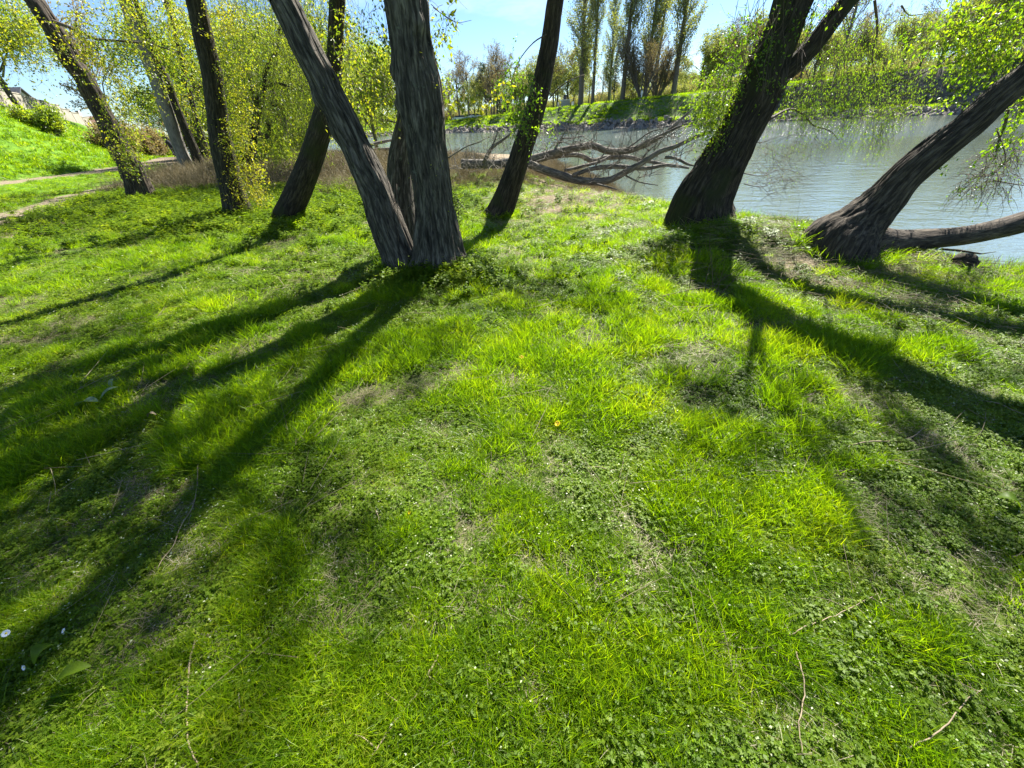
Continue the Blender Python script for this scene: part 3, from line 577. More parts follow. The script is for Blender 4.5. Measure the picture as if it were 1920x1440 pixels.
# ivy clad tree with yellow shoots
s3 = stem_px([(449,402,48),(431,335,46),(417,277,43),(408,219,39),(398,146,38),(385,87,38),(373,29,36),(366,0,36)], .0)
def ex3(t, l, r):
    bl = [(445,235,10.1,.30,16),(455,270,10.1,.32,18),(462,310,10.0,.35,22),(468,345,10.0,.35,22),(475,378,9.9,.3,14),(452,200,10.1,.25,10),(440,165,10.2,.25,9),(430,110,10.2,.3,12),(420,50,10.2,.35,12),(410,10,10.2,.4,12),(460,40,10.4,.5,14),(450,95,10.4,.4,12)]
    cloud(t, l, r, bl, .058, (.2,.45), .15, 9, .0022, mi=1)
    cloud(t, l, r, [(436,330,9.95,.35,10),(424,270,9.95,.3,8),(441,370,9.9,.3,8)], .04, (.05,.15), .1, 3, .002, mi=1)
near_tree('ivy_clad_tree', 'dark ivied tree with bright yellow shoots down its right side', GN, [(s3[0], s3[1], dict(flare=.3))], 41, M_BARKI, 10, (8, 2.6), (8, .06), M_LEAFY, extra=ex3, sides=72, amp=.02)
# leaning tree at the left
s1 = stem_px([(268,372,52),(246,315,48),(224,277,47),(201,227,44),(181,192,44),(157,146,44),(131,111,44),(102,58,45),(70,9,45),(62,0,45)], .0)
def ex1(t, l, r):
    pxbranch(t, [(100,40,13.7),(140,55,13.4),(181,73,13.2),(240,78,13.0),(292,85,12.8),(330,98,12.6)], .045, .012, 6, 1)
    bl = [(150,40,13,.6,16),(190,70,13,.7,18),(240,90,12.8,.7,18),(205,120,13,.6,16),(215,160,13.2,.6,16),(225,205,13.2,.5,16),(232,250,13.3,.45,13),(240,290,13.4,.35,9),(160,95,13.2,.5,10),(20,40,13,.8,16),(50,75,13,.7,14),(20,95,13,.7,14),(280,60,12.8,.7,16),(310,110,12.7,.6,14),(300,20,12.8,.8,16),(215,15,13,.5,6)]
    cloud(t, l, r, bl, .085, (.3,.7), .25, 9, .003, mi=1)
    cloud(t, l, r, [(238,285,13.5,.5,14),(250,320,13.5,.3,8)], .06, (.1,.3), .1, 5, .002, mi=1)
near_tree('leaning_ridged_tree', 'thick ridged tree leaning left at the left edge beside the dirt path', GN, [(s1[0], s1[1], dict(flare=.3))], 51, M_BARKT, 12, (8, 3.2), (8, .08), M_LEAFY, extra=ex1, sides=96, amp=.06, K=13)
# pale tree and darker neighbours behind
s2 = stem_px([(360,333,30),(338,280,27),(321,233,27),(303,181,27),(283,125,27),(262,73,25),(242,23,25),(234,0,25)], .0)
near_tree('pale_barked_tree', 'smooth pale grey trunk leaning left behind the thick ridged tree', GN, [(s2[0], s2[1], dict(flare=.15))], 61, M_BARKP, 14, (8, 3.4), (9, .09), M_LEAFY, sides=40, step=.08, amp=.004,
    extra=lambda t, l, r: cloud(t, l, r, [(290,20,19,1.0,14),(340,40,20,1.2,14),(330,90,20,1,12),(350,140,21,1,10),(240,10,19,.8,5)], .11, (.4,.9), .3, 9, .004, mi=1))
s2b = stem_px([(384,331,24),(356,262,18),(332,204,16),(315,155,14),(294,111,13),(275,60,12)], .0)
s2c = stem_px([(401,322,16),(380,262,13),(366,215,11),(352,160,9)], .0)
near_tree('twin_stem_tree', 'dark twin-stemmed tree half hidden close behind the pale grey trunk', GN, [(s2b[0], s2b[1], dict(flare=.2)), (s2c[0], s2c[1], dict(flare=.2))], 71, M_BARKI, 12, (7, 3.0), (9, .09), M_LEAFY, sides=36, step=.08, amp=.015,
    extra=lambda t, l, r: cloud(t, l, r, [(385,60,21,1.2,16),(395,130,21,1.1,16),(370,190,21.5,1.0,14),(385,240,21.5,.8,12),(395,285,21.5,.5,8),(350,10,21,1.2,12)], .10, (.4,.9), .3, 9, .004, mi=1))
# weeping willow with a gnarled trunk
wb_ = gp(452, 312)
sw = stem_px([(458,318,22),(468,290,20),(474,262,18),(478,235,17),(484,205,15),(490,178,13)], .0, base=(at(458,318,17.5)[0], 17.5, float(tz(at(458,318,17.5)[0], 17.5))))
def exw(t, l, r):
    Y = 17.5
    for pts, a, b in [([(474,262,Y),(482,250,Y-.3),(497,257,Y-.5),(505,245,Y-.6),(500,225,Y-.6)], .12, .05), ([(490,178,Y),(505,160,Y),(530,158,Y-.3),(565,172,Y-.6)], .07, .02), ([(490,178,Y),(500,130,Y),(520,90,Y),(525,50,Y)], .09, .03), ([(484,205,Y),(470,160,Y),(465,110,Y+.3),(480,60,Y+.5)], .07, .02), ([(510,196,Y),(525,200,Y-.3),(535,203,Y-.4)], .05, .02)]:
        pxbranch(t, pts, a, b, 8, 0)
    bl = []
    for x in range(420, 640, 26):
        for y in range(0, 290, 34):
            e = abs(x - 525) / 110; 
            if y > 285 - 70*e or (x > 600 and y > 210): continue
            bl.append((x + r.normal(0, 8), y + r.normal(0, 8), Y + r.uniform(-2, 3), .8, 13))
    cloud(t, l, r, bl, .10, (.5,1.3), .75, 11, .004, wid=.35, mi=1)
near_tree('weeping_willow', 'gnarled weeping willow with hanging light green strands behind the brown weeds', GN, [(sw[0], sw[1], dict(noext=1, flare=.3, bumps=.3))], 81, M_BARKD, 9, lmat=M_LEAFW, extra=exw, sides=36, step=.08, amp=.03)
# big forked tree on the bank
s6 = stem_px([(1309,428,122),(1319,375,114),(1357,300,101),(1377,262,95),(1397,225,95),(1425,169,93),(1442,112,82),(1466,56,75),(1487,0,78)], .03)
s6b = stem_px([(1425,185,60),(1462,145,60),(1496,115,54),(1530,78,52),(1560,38,50),(1590,0,50)], .0, base=(s6[0][5][0], s6[0][5][1]-.02, s6[0][5][2]))
def ex6(t, l, r):
    bl = [(1370,120,6.3,.25,15),(1350,160,6.3,.26,20),(1335,195,6.3,.26,22),(1325,225,6.3,.22,18),(1350,225,6.3,.22,14),(1385,75,6.3,.25,10),(1320,160,6.3,.15,6),(1345,260,6.2,.15,7)]
    cloud(t, l, r, bl, .042, (.15,.35), .35, 9, .002, mi=1)
    cloud(t, l, r, [(1430,40,6.1,.22,5),(1455,80,6.1,.2,4),(1430,130,6.1,.2,4),(1400,40,6.2,.2,6),(1455,150,6.05,.15,3),(1400,190,6.1,.2,2),(1500,30,6.1,.2,6),(1545,15,6.2,.2,5)], .055, (.15,.3), .4, 5, .002, mi=1)
    cloud(t, l, r, [(1550,110,7.2,.35,14),(1600,70,7.4,.4,16),(1590,150,7.4,.4,18),(1640,110,7.6,.45,18),(1560,180,7.3,.35,15),(1640,190,7.6,.4,18),(1690,160,7.7,.45,18),(1700,70,7.8,.5,16),(1620,30,7.6,.5,14),(1680,215,7.7,.25,12),(1520,160,7.1,.25,9),(1530,205,7.1,.25,8),(1650,240,7.6,.12,6),(1745,120,7.8,.5,14),(1490,185,6.9,.2,8),(1590,215,7.3,.25,10)], .042, (.3,.7), .8, 10, .0022, wid=.35, mi=1)
    pxbranch(t, [(1640,0,7.6),(1645,60,7.6),(1635,110,7.5),(1650,170,7.6)], .02, .004, 5, 1)
    pxbranch(t, [(1690,10,7.8),(1705,28,7.8),(1740,25,7.8)], .012, .004, 5, 1)
    pxbranch(t, [(1440,225,6.6),(1480,205,6.9),(1506,215,7.2),(1525,235,7.3),(1555,245,7.3),(1572,262,7.3)], .02, .004, 5, 1)
    for y0 in (262, 325, 345): pxbranch(t, [(1395,y0,6.8),(1430,y0+5,7.0),(1470,y0-8,7.2),(1525,y0-4+r.normal(0,6),7.4)], .007, .002, 4, 1)
    cloud(t, l, r, [(1430,270,7,.25,10),(1470,300,7.1,.35,12),(1440,340,7,.3,16),(1480,335,7.1,.3,14),(1430,300,6.9,.25,8),(1510,270,7.3,.25,8)], .03, (.2,.45), .1, 1, .0025, .7, mi=1)
    for _ in range(40):
        p = at(r.uniform(1380,1560), r.uniform(-10,30), 6.4+r.normal(0,.3)); d = np.array((r.normal(0,.3), r.normal(0,.3), -1)); tube(t, [p, p+d*.25, p+d*.5+r.normal(0,.05,3), p+d*.8+r.normal(0,.08,3)], .0035, 3, 1)
near_tree('forked_bank_tree', 'massive dark forked tree on the river bank with leafy shoots on its left side', GN, [(s6[0], s6[1], dict(sides=160, step=.028, amp=.055, K=20, kz=1.6, flare=.32, fl=.24, H=7.2, lean=(1.1,-.45))), (s6b[0], s6b[1], dict(sides=72, amp=.02, sink=.0, flare=0, H=5.0, lean=(1.6,-.2)))], 91, M_BARKD, 8.5, (5, 2.0), (8, .05), M_LEAFG, extra=ex6)
# strongly leaning tree at the right with a second limb along the water
b7 = gp(1605, 468)
s7 = stem_px([(1582,450,120),(1610,421,92),(1648,384,70),(1699,330,58),(1762,277,56),(1819,232,54),(1867,187,52),(1912,150,50),(1960,108,48)], -.05, base=b7, perp=True)
s7b = stem_px([(1625,462,74),(1665,457,54),(1706,452,43),(1762,447,38),(1819,440,36),(1875,428,37),(1920,416,40),(1980,400,40)], perp=True, base=b7, Y0=[b7[1]+.03, b7[1]+.05, b7[1]+.1, b7[1]+.15, b7[1]+.2, b7[1]+.3, b7[1]+.35, b7[1]+.4])
def ex7(t, l, r):
    Y = b7[1] + .4
    pxbranch(t, [(1890,205,Y),(1884,235,Y),(1872,265,Y),(1868,285,Y)], .018, .008, 6, 1)
    pxbranch(t, [(1868,240,Y),(1885,300,Y),(1850,330,Y),(1800,325,Y)], .007, .002, 4, 1); pxbranch(t, [(1862,338,Y),(1900,345,Y),(1940,350,Y)], .007, .004, 4, 1)
    pxbranch(t, [(1930,0,Y+.3),(1850,45,Y+.5),(1790,100,Y+.8),(1745,130,Y+1),(1700,150,Y+1.2)], .018, .005, 6, 1)
    cloud(t, l, r, [(1880,30,Y,.35,14),(1900,70,Y,.35,12),(1860,60,Y+.3,.35,12),(1905,20,Y,.3,10),(1830,90,Y+.3,.35,9),(1870,110,Y,.35,9),(1790,60,Y+.5,.35,8),(1770,20,Y+.6,.4,8),(1905,140,Y,.25,6),(1820,25,Y+.5,.3,8),(1910,190,Y-.1,.15,5),(1908,245,Y-.1,.2,7)], .06, (.15,.4), .45, 7, .0025, mi=1)
    cloud(t, l, r, [(1870,290,Y,.22,18),(1850,330,Y,.22,16),(1880,340,Y,.22,12),(1825,345,Y,.18,9),(1905,300,Y,.2,10)], .035, (.15,.4), .3, 2, .003, .35, mi=1)
    cloud(t, l, r, [(1770,300,Y-.5,.08,3),(1806,245,Y-.4,.08,3),(1797,352,Y,.05,2),(1770,190,Y+.7,.05,3)], .06, (.05,.12), .3, 3, .002, mi=1)
near_tree('low_leaning_tree', 'ridged tree leaning far right over the water with a low level second limb', GN,
    [(s7[0], s7[1], dict(sides=140, step=.028, amp=.05, K=20, kz=1.6, flare=.1, H=6.5, up=.02)), (s7b[0], s7b[1], dict(noext=1, sides=72, amp=.018, K=15, kz=1.0, flare=.1, sink=.05))], 101, M_BARKT, 6.5, (6, 2.0), (7, .055), M_LEAFG, extra=ex7, up=.02)
# ------------------------------------------------------------------ fallen tree in the shallows
def pb(mb, rows, Y, scale=3.2, ox=800, f=1.0, jit=.02, seed=0):
    """rows in crop pixels (x, y, width)"""
    r_ = np.random.default_rng(seed); P, R = [], []
    for q, (x, y, wd) in enumerate(rows):
        YY = Y[0] + (Y[1]-Y[0]) * q / (len(rows)-1); p = at(ox + x/scale, y/scale, YY); P.append(p + r_.normal(0, jit, 3)); R.append(wd/scale/2*depth(p)/FPX*f*.76)
    S, L = resample(np.array(P), np.array(R), .12); tube(mb, S[:, :3], S[:, 3] * (1 + .12*(vn(L*3, 0, 0, seed)-.5)), 14, 0, .5, cap=True); return S
fb = MB()
pb(fb, [(210,985,70),(330,985,64),(430,985,60),(520,970,66),(650,950,64),(780,912,56),(900,888,52),(1000,880,48),(1100,905,48),(1200,905,48),(1300,870,38),(1400,820,32),(1480,760,26),(1560,680,18),(1595,650,12)], (14.5, 13.5), seed=1)
pb(fb, [(600,975,60),(700,1020,58),(800,1052,62),(900,1078,58),(1000,1092,56),(1100,1078,50),(1200,1030,46),(1300,975,44),(1400,920,38),(1500,870,34),(1600,830,30),(1700,790,24)], (14.0, 12.6), seed=2)
pb(fb, [(620,970,50),(700,950,44),(780,932,40),(900,930,36),(1000,962,40),(1080,945,38),(1200,942,34),(1280,960,28),(1400,988,22),(1500,1005,14)], (14.8, 15), seed=3)
pb(fb, [(830,1030,24),(950,992,24),(1050,960,22),(1120,930,18)], (14, 14.8), seed=4)
pb(fb, [(880,1050,30),(1000,1012,32),(1150,1002,32),(1300,1006,30),(1450,992,26),(1580,1003,16)], (13.6, 14), seed=5)
pb(fb, [(1430,932,24),(1500,958,22),(1560,985,20),(1610,992,10)], (12.9, 12.5), seed=6)
pb(fb, [(1220,905,34),(1350,835,26),(1450,790,22),(1560,745,16),(1640,735,10)], (13.8, 13), seed=7)
pb(fb, [(1150,920,16),(1250,855,12),(1340,800,10),(1420,770,6)], (13.9, 13.5), seed=8)
pb(fb, [(765,895,14),(812,830,12),(870,828,10),(955,820,6)], (14.2, 14), seed=9)
pb(fb, [(1000,1015,14),(1050,940,10),(1090,880,8),(1112,838,4)], (13.8, 13.8), seed=10)
pb(fb, [(1195,1060,12),(1280,1090,10),(1385,1115,6)], (13.2, 13), seed=11); pb(fb, [(1020,1108,14),(1090,1118,16),(1145,1135,6)], (13, 12.8), seed=12)
pb(fb, [(1260,990,10),(1340,900,8),(1400,850,4)], (13.8, 13.4), seed=13)
rr_ = np.random.default_rng(77); A_ = []
for x, y, n in [(800,860,9),(900,850,10),(1000,850,9),(1150,980,9),(1250,900,10),(1350,900,8),(1500,930,8),(1300,1050,8),(950,1100,6),(1450,830,8),(700,900,8),(1100,1060,6),(1550,960,6)]:
    for _ in range(int(n*1.8)): grow(fb, rr_, at(800+x/3.2+rr_.normal(0,8), y/3.2+rr_.normal(0,3), 13.8+rr_.normal(0,.4)), rr_.normal(0,1,3)+(0,0,.4), rr_.uniform(.4,1.3), .012, 1, dict(nb=[3,3], ratio=[.5,.5], ang=[(.4,1),(.4,1)], trop=[.03], wig=.25, seg=.2, rmin=.004), A_)
ro = empty('fallen_tree', gp(1020, 345), 'long bleached fallen tree with bare branches lying along the shallow water', 'fallen tree')
fb.obj('trunk', [M_DEAD], ro)
# root plate and upright snag at its left end
fb = MB(); pb(fb, [(340,970,30),(400,895,26),(470,835,18),(560,752,14),(600,715,8)], (13.8, 13.2), seed=14); pb(fb, [(365,930,14),(410,850,10),(440,760,6)], (13.7, 13.6), seed=15); pb(fb, [(120,960,10),(230,880,9),(300,850,8),(370,820,4)], (12.4, 12.6), seed=16)
for _ in range(26): grow(fb, rr_, at(800+425/3.2+rr_.normal(0,7), 822/3.2+rr_.normal(0,6), 13.6), rr_.normal(0,1,3), rr_.uniform(.2,.5), .006, 2, dict(nb=[3,3], ratio=[.5,.5], ang=[(.4,1),(.4,1)], trop=[.0], wig=.35, seg=.1, rmin=.004), A_)
for x in range(60, 640, 26): 
    for _ in range(3): grow(fb, rr_, at(800+x/3.2, 1015/3.2, 13.2+rr_.normal(0,.4)), rr_.normal(0,1,3)+(0,0,1.2), rr_.uniform(.4,1.1), .009, 1, dict(nb=[3,3], ratio=[.5,.5], ang=[(.4,1),(.4,1)], trop=[.0], wig=.3, seg=.2, rmin=.004), A_)
ro = empty('broken_branch', at(905, 305, 13.8), 'upright broken branch with a tangle of twigs at the left end of the fallen tree', 'branch'); fb.obj('wood', [M_DEAD], ro)
# driftwood logs seen through the stems on the mud
for nm, rows, Y, lb in [('driftwood_log', [(680,278,7),(705,268,8),(735,262,5)], 34, 'grey driftwood log on the mud flat seen between the leaning stem and the main tree'),]:
    fb = MB(); pb(fb, [(x, y, wv) for x, y, wv in rows], (Y, Y+1), 1.0, 0, seed=22); tag(fb.obj(nm, [M_DEAD]), lb, 'log')
fb = MB(); pb(fb, [(690,283,6),(712,279,8),(745,279,6)], (30, 30), 1.0, 0, seed=23); tag(fb.obj('driftwood_log', [M_DEAD]), 'thicker dark log lying flat in front of the grey driftwood on the mud', 'log')
fb = MB(); pc = gp(1812, 497); 
P_ = np.array([at(1788,489,pc[1]), at(1800,488,pc[1]), at(1815,490,pc[1]), at(1828,494,pc[1]), at(1838,490,pc[1])]); tube(fb, P_, np.array([.03,.085,.09,.04,.008]), 12, 0, cap=True)
tag(fb.obj('driftwood_stump', [M_BARKD]), 'small dark rounded stump with a pointed end at the water edge under the low limb', 'stump')
fb = MB(); P_ = np.array([gp(1835,504)+(0,0,.02), gp(1880,507)+(0,0,.04), gp(1925,509)+(0,0,.05), gp(1970,512)+(0,0,.05)]); tube(fb, P_, np.array([.01,.03,.04,.04]), 8, 0, cap=True)
tag(fb.obj('wet_log', [M_BARKD]), 'thin dark wet log lying along the water edge at the right', 'log')
fb = MB(); tube(fb, [at(1765,467,6.6), at(1800,470,6.6), at(1840,476,6.6), at(1868,472,6.7)], [.02,.02,.012,.004], 6, 0, cap=True)
tag(fb.obj('floating_branch', [M_BARKD]), 'thin branch floating on the water just below the low limb', 'branch')
# ------------------------------------------------------------------ sticks on the lawn
def stick(label, pts, r=.0035, lift=.045, name='fallen_twig', sub=0, seed=0, mat=None, ends=(1, .5)):
    r_ = np.random.default_rng(seed + int(pts[0][0])); P = smooth(np.array([gp(x, y) + (0, 0, lift) for x, y in pts]), 6); P[:, 2] += .012*(vn(np.arange(len(P))*.25, 0, 0, seed)-.5)*2 - .015
    P[:, :2] += r_.normal(0, .0012, (len(P), 2)); r *= .8; mb = MB(); tube(mb, P, np.linspace(r*ends[0], r*ends[1], len(P)), 6, 0, .5, cap=True)
    for _ in range(sub):
        i = r_.integers(1, len(P)-1); d = r_.normal(0, 1, 3)*(1, 1, .3)+(0, 0, .15); d /= np.linalg.norm(d); l = r_.uniform(.04, .14); tube(mb, [P[i], P[i]+d*l*.5, P[i]+d*l+r_.normal(0, .01, 3)], [r*.6, r*.4, r*.2], 4, 0)
    o = mb.obj(name, [mat or M_STICK]); tag(o, label, 'twig', 'twigs lying on the lawn'); return o
stick('long thin pale twig curving down the left part of the lawn', [(378,862),(376,900),(368,950),(350,985),(330,1030),(303,1075)], .004, .05, sub=2)
stick('pale looping bine at the bottom edge left of centre', [(372,1200),(362,1270),(358,1330),(361,1390),(380,1440)], .0045, .05)
stick('forked dark stick near the bottom centre pointing down left', [(824,1232),(800,1280),(765,1330),(730,1380),(690,1438)], .006, .045, sub=4)
stick('short thin stick lying level right of the yellow dandelion', [(1100,880),(1130,884),(1165,888)], .003, .045)
stick('long pale stalk lying on bright grass right of centre', [(1398,888),(1460,892),(1540,890),(1640,886)], .003, .05, sub=1)
stick('pale stick with a raised end near the right middle', [(1590,840),(1640,835),(1700,828),(1728,808)], .005, .05, sub=1)
stick('dark straight stalk crossing the sunlit grass below the big shadow', [(1350,632),(1400,655),(1450,680),(1494,704)], .004, .05)
stick('thin brown stalk running through the lower right grass', [(1470,1200),(1510,1180),(1560,1160),(1640,1120)], .003, .05, sub=2)
stick('upright bent straw stalk in the lower right grass', [(1486,1230),(1500,1300),(1490,1360),(1496,1420)], .003, .06)
stick('thin twig by the clover in the bottom right corner', [(1690,1410),(1760,1370),(1800,1320),(1830,1300)], .003, .05, sub=2)
stick('short pale stick in the dark grass left of the main shadow', [(240,800),(280,792),(330,796)], .003, .04)
stick('bent twig by the worn patch at the centre left', [(706,960),(716,990),(720,1020),(735,1040)], .003, .04)
stick('long straight reed lying in the shade at the right edge', [(1830,755),(1880,770),(1925,788)], .0045, .05)
stick('pale stalk lying across the shaded mound', [(1400,580),(1440,585),(1490,592),(1530,596)], .006, .04, sub=2)
stick('long bent stalk on the trodden patch right of the mound', [(1640,560),(1700,590),(1760,610),(1830,632)], .006, .04, sub=3)
stick('short crossed stalks on the trodden patch by the leaning tree', [(1655,590),(1668,570),(1672,608)], .005, .05, sub=2)
stick('thin root-like twig beside the dirt at far left middle', [(0,760),(30,790),(38,830)], .004, .04)
# dead branch with upright shoots by the mound
mb = MB(); r_ = np.random.default_rng(5)
P = smooth(np.array([gp(1235,562)+(0,0,.03), gp(1275,556)+(0,0,.05), gp(1318,550)+(0,0,.06), gp(1345,562)+(0,0,.05), gp(1365,572)+(0,0,.03)]), 6); tube(mb, P, np.linspace(.009, .005, len(P)), 6, cap=True)
for k in (8, 12, 14, 15, 17, 18): grow(mb, r_, P[k], (r_.normal(0, .3), r_.normal(0, .3), 1), r_.uniform(.3, .62), .005, 1, dict(nb=[3, 3], ratio=[.5, .5], ang=[(.4, .9), (.4, .9)], trop=[.02], wig=.18, seg=.1, rmin=.0015), [])
tag(mb.obj('dead_branch', [M_TWIG]), 'dead twiggy branch with upright bare shoots on the grass left of the mound', 'branch', 'twigs lying on the lawn')
# ------------------------------------------------------------------ flowers and single broad leaves
M_WHITE = plain('petal_white', (.82, .82, .80), .5, .05); M_YEL = plain('petal_yellow', (.85, .60, .01), .5, .1); M_ORG = plain('petal_orange', (.85, .40, .02), .5, .1)
M_STEM = plain('flower_stem', (.12, .22, .04), .6); M_PALE = leaf_mat('pale_leaf', [(.2, (.08,.14,.06)), (.8, (.13,.20,.09))], tr=.3, trgain=(1.2,1.3,.6), rough=.35, spec=.7)
def flower(x, y, petal, core, r, n, label, cat, group, tilt=.5, name='daisy', h=.06):
    b = gp(x, y); root = empty(name, b, label, cat, group); r_ = np.random.default_rng(int(x)); c = b + (0, 0, h); s = MB(); tube(s, [b, b + (.004, .002, h*.5), c], .0012, 5); s.obj('stem', [M_STEM], root)
    nrm = np.array((r_.normal(0, .3), -tilt, 1)); nrm /= np.linalg.norm(nrm); u = np.cross(nrm, (1, 0, 0)); u /= np.linalg.norm(u); v = np.cross(nrm, u); p = MB()
    for k in range(n):
        a = k*6.283/n + r_.normal(0, .06); e = u*math.cos(a) + v*math.sin(a); f = np.cross(nrm, e)*r*.16; up = nrm*r*(.18 + .1*r_.random()); p.add([c + e*r*.2 - f*.6, c + e*r*.2 + f*.6, c + e*r*.75 + f + up, c + e*r*.75 - f + up, c + e*r + up*.9], [(0,1,2,3),(3,2,4,4)] if False else [(0,1,2,3)], 0)
        p.add([c + e*r*.75 - f + up, c + e*r*.75 + f + up, c + e*r + f*.3 + up*.9, c + e*r - f*.3 + up*.9], [(0,1,2,3)], 0)
    p.obj('petals', [petal], root); d = MB(); th = np.linspace(0, math.pi/2, 4); rings = np.array([c + nrm*(.35*r*math.sin(t)*.6) for t in th]); tube(d, rings, [.3*r*math.cos(t)+1e-4 for t in th], 8, cap=True); d.obj('flower_disc', [core], root)
flower(38, 1203, M_WHITE, M_YEL, .013, 18, 'white daisy at the far left edge, the upper one of the bottom left corner', 'daisy', 'daisies in the lawn', h=.07)
flower(140, 1196, M_WHITE, M_YEL, .009, 16, 'tiny white daisy bud right of the larger daisy at bottom left', 'daisy', 'daisies in the lawn', h=.06)
flower(65, 1262, M_WHITE, M_YEL, .010, 16, 'cream half closed daisy, lowest of the three at bottom left', 'daisy', 'daisies in the lawn', tilt=1.4, h=.05)
flower(1045, 806, M_YEL, M_ORG, .019, 26, 'yellow dandelion in the sunlit middle of the lawn', 'dandelion', 'dandelions in the lawn', name='dandelion', h=.05)
flower(978, 680, M_ORG, M_ORG, .017, 22, 'small orange dandelion further back near the tree shadow', 'dandelion', 'dandelions in the lawn', name='dandelion', h=.05)
flower(770, 968, M_YEL, M_YEL, .010, 16, 'tiny yellow dandelion by the worn patch of lawn', 'dandelion', 'dandelions in the lawn', name='dandelion', h=.03)
def broad(x, y, L, ang, label, lift=.06, mat=None, wid=.5, up=.15, name='broad_leaf'):
    b = gp(x, y) + (0, 0, lift); e = np.array((math.cos(ang), math.sin(ang), up)); f = np.cross((0, .2, 1), e); f /= np.linalg.norm(f); mb = MB(); V = []
    for q in range(9):
        t = q/8; ww = wid*L*.5*math.sin(math.pi*min(.985, t*.93+.05))**.75; c = b + e*L*(t-.5) + (0, 0, .03*math.sin(t*3)); V += [c - f*ww + (0,0,ww*.3), c - f*ww*.5 + (0,0,ww*.08), c, c + f*ww*.5 + (0,0,ww*.08), c + f*ww + (0,0,ww*.3)]
    Q = [(5*q+k, 5*q+k+1, 5*q+k+6, 5*q+k+5) for q in range(8) for k in range(4)]; mb.add(V, Q, 0, .5)
    tag(mb.obj(name, [mat or M_PALE]), label, 'leaf', 'broad leaves in the lawn')
broad(175, 770, .17, .0, 'pale broad leaf lying flat in the shade at left, lower of the pair'); broad(214, 753, .14, .9, 'pale broad leaf tilted up beside the flat one in the left shade', up=.4); broad(221, 735, .07, 1.6, 'small pale leaf standing above the pair of broad leaves', up=1.0)
broad(1882, 950, .08, 2.4, 'rounded ivy-like leaf at the right edge of the lawn', wid=.9, lift=.03, mat=M_HERB)
broad(160, 1278, .11, .35, 'wide green dock leaf among the three daisies at bottom left', mat=M_HERB, wid=.5); broad(105, 1240, .06, 1.2, 'round green leaf between the daisies at bottom left', mat=M_HERB, wid=1.0)
broad(295, 793, .06, .1, 'reddish faded leaf in the left shade', mat=M_STICK)
# ------------------------------------------------------------------ grass, clover, weeds
HOLES += [(float(gp(1605,468)[0]), float(gp(1605,468)[1]), .15)]
rng = np.random.default_rng(12)
tufts = [blades(np.random.default_rng(100+k), 26, .05, .035+.012*(k%3), .085+.02*(k%3), .0030+.0004*(k%2), bend=.9, lean=.45, comb=(.15*math.cos(k), .15*math.sin(k)), name='tuft') for k in range(6)]
tufts += [blades(np.random.default_rng(140+k), 22, .055, .025, .055, .0024, bend=.6, lean=.9, mat=M_STRAW if k == 2 else M_GRASS, name='tuft') for k in range(3)]
def onpath(X, Y): return np.maximum(1 - sstep(1.1, 1.7, pdist(X, Y, PATH)), .93*(1 - sstep(.4, 1.2, pdist(X, Y, TRACK))))
zones = [(32000, (-3.2, 3.2, .2, 2.0), .78), (30000, (-6, 6, 1.6, 4.2), 1.15), (34000, (-12, 9, 4.0, 8.5), 1.45), (26000, (-22, 6, 8.3, 17), 2.0), (16000, (-30, 6, 16.5, 34), 3.2)]
PP, RR_, SS_, II_ = [], [], [], []
for n, bx, sc in zones:
    P = place(rng, n, bx, lambda X, Y: np.clip(1 - .85*bare(X, Y), 0, 1) * (1 - .9*dryness(X, Y)) * (1 - onpath(X, Y)))
    k = len(P); tl = tallness(P[:, 0], P[:, 1]); hs = min(sc, 1.25) * (.30 + 1.0*sstep(.42, .64, tl)) * rng.uniform(.7, 1.25, k)
    ws = sc * rng.uniform(.85, 1.2, k); idx = np.where(rng.random(k) < np.clip((.60 - tl)*4, .15, .8), rng.integers(6, 9, k), rng.integers(0, 6, k))
    idx = np.where((idx == 8) & (rng.random(k) < .55), 7, idx)
    rt = np.stack([rng.normal(0, .12, k), rng.normal(0, .12, k), rng.uniform(0, 6.283, k)], 1)
    PP.append(P); RR_.append(rt); SS_.append(np.stack([ws, ws, hs], 1)); II_.append(idx)
for fx, fy, fr in FEET:
    if math.hypot(fx, fy) > 12: continue
    k = int(90 + fr*260); a = rng.uniform(0, 6.283, k); q = fr*rng.uniform(.75, 1.45, k) + .03; P = np.stack([fx + np.cos(a)*q, fy + np.sin(a)*q], 1); PP.append(np.column_stack([P, tz(P[:, 0], P[:, 1])])); RR_.append(np.stack([rng.normal(0, .25, k), rng.normal(0, .25, k), rng.uniform(0, 6.283, k)], 1)); SS_.append(rng.uniform(1.0, 2.0, (k, 1))*np.ones((1, 3))); II_.append(rng.integers(0, 6, k))
PP, RR_, SS_, II_ = map(np.concatenate, (PP, RR_, SS_, II_))
scatter('lawn_grass', tufts, PP, RR_, SS_, II_, 'sunlit green spring grass covering the lawn')
cl = [clover(np.random.default_rng(200+k), 20, .07, .035, .007 + .0015*k, name='clover') for k in range(3)] + [herb(np.random.default_rng(210+k), 9, .055, .017, name='clover') for k in range(2)] + [litter(np.random.default_rng(220+k), 16, .08, name='straw') for k in range(2)] + [glint_flecks(np.random.default_rng(225+k)) for k in range(2)]
PP, RR_, SS_, II_ = [], [], [], []
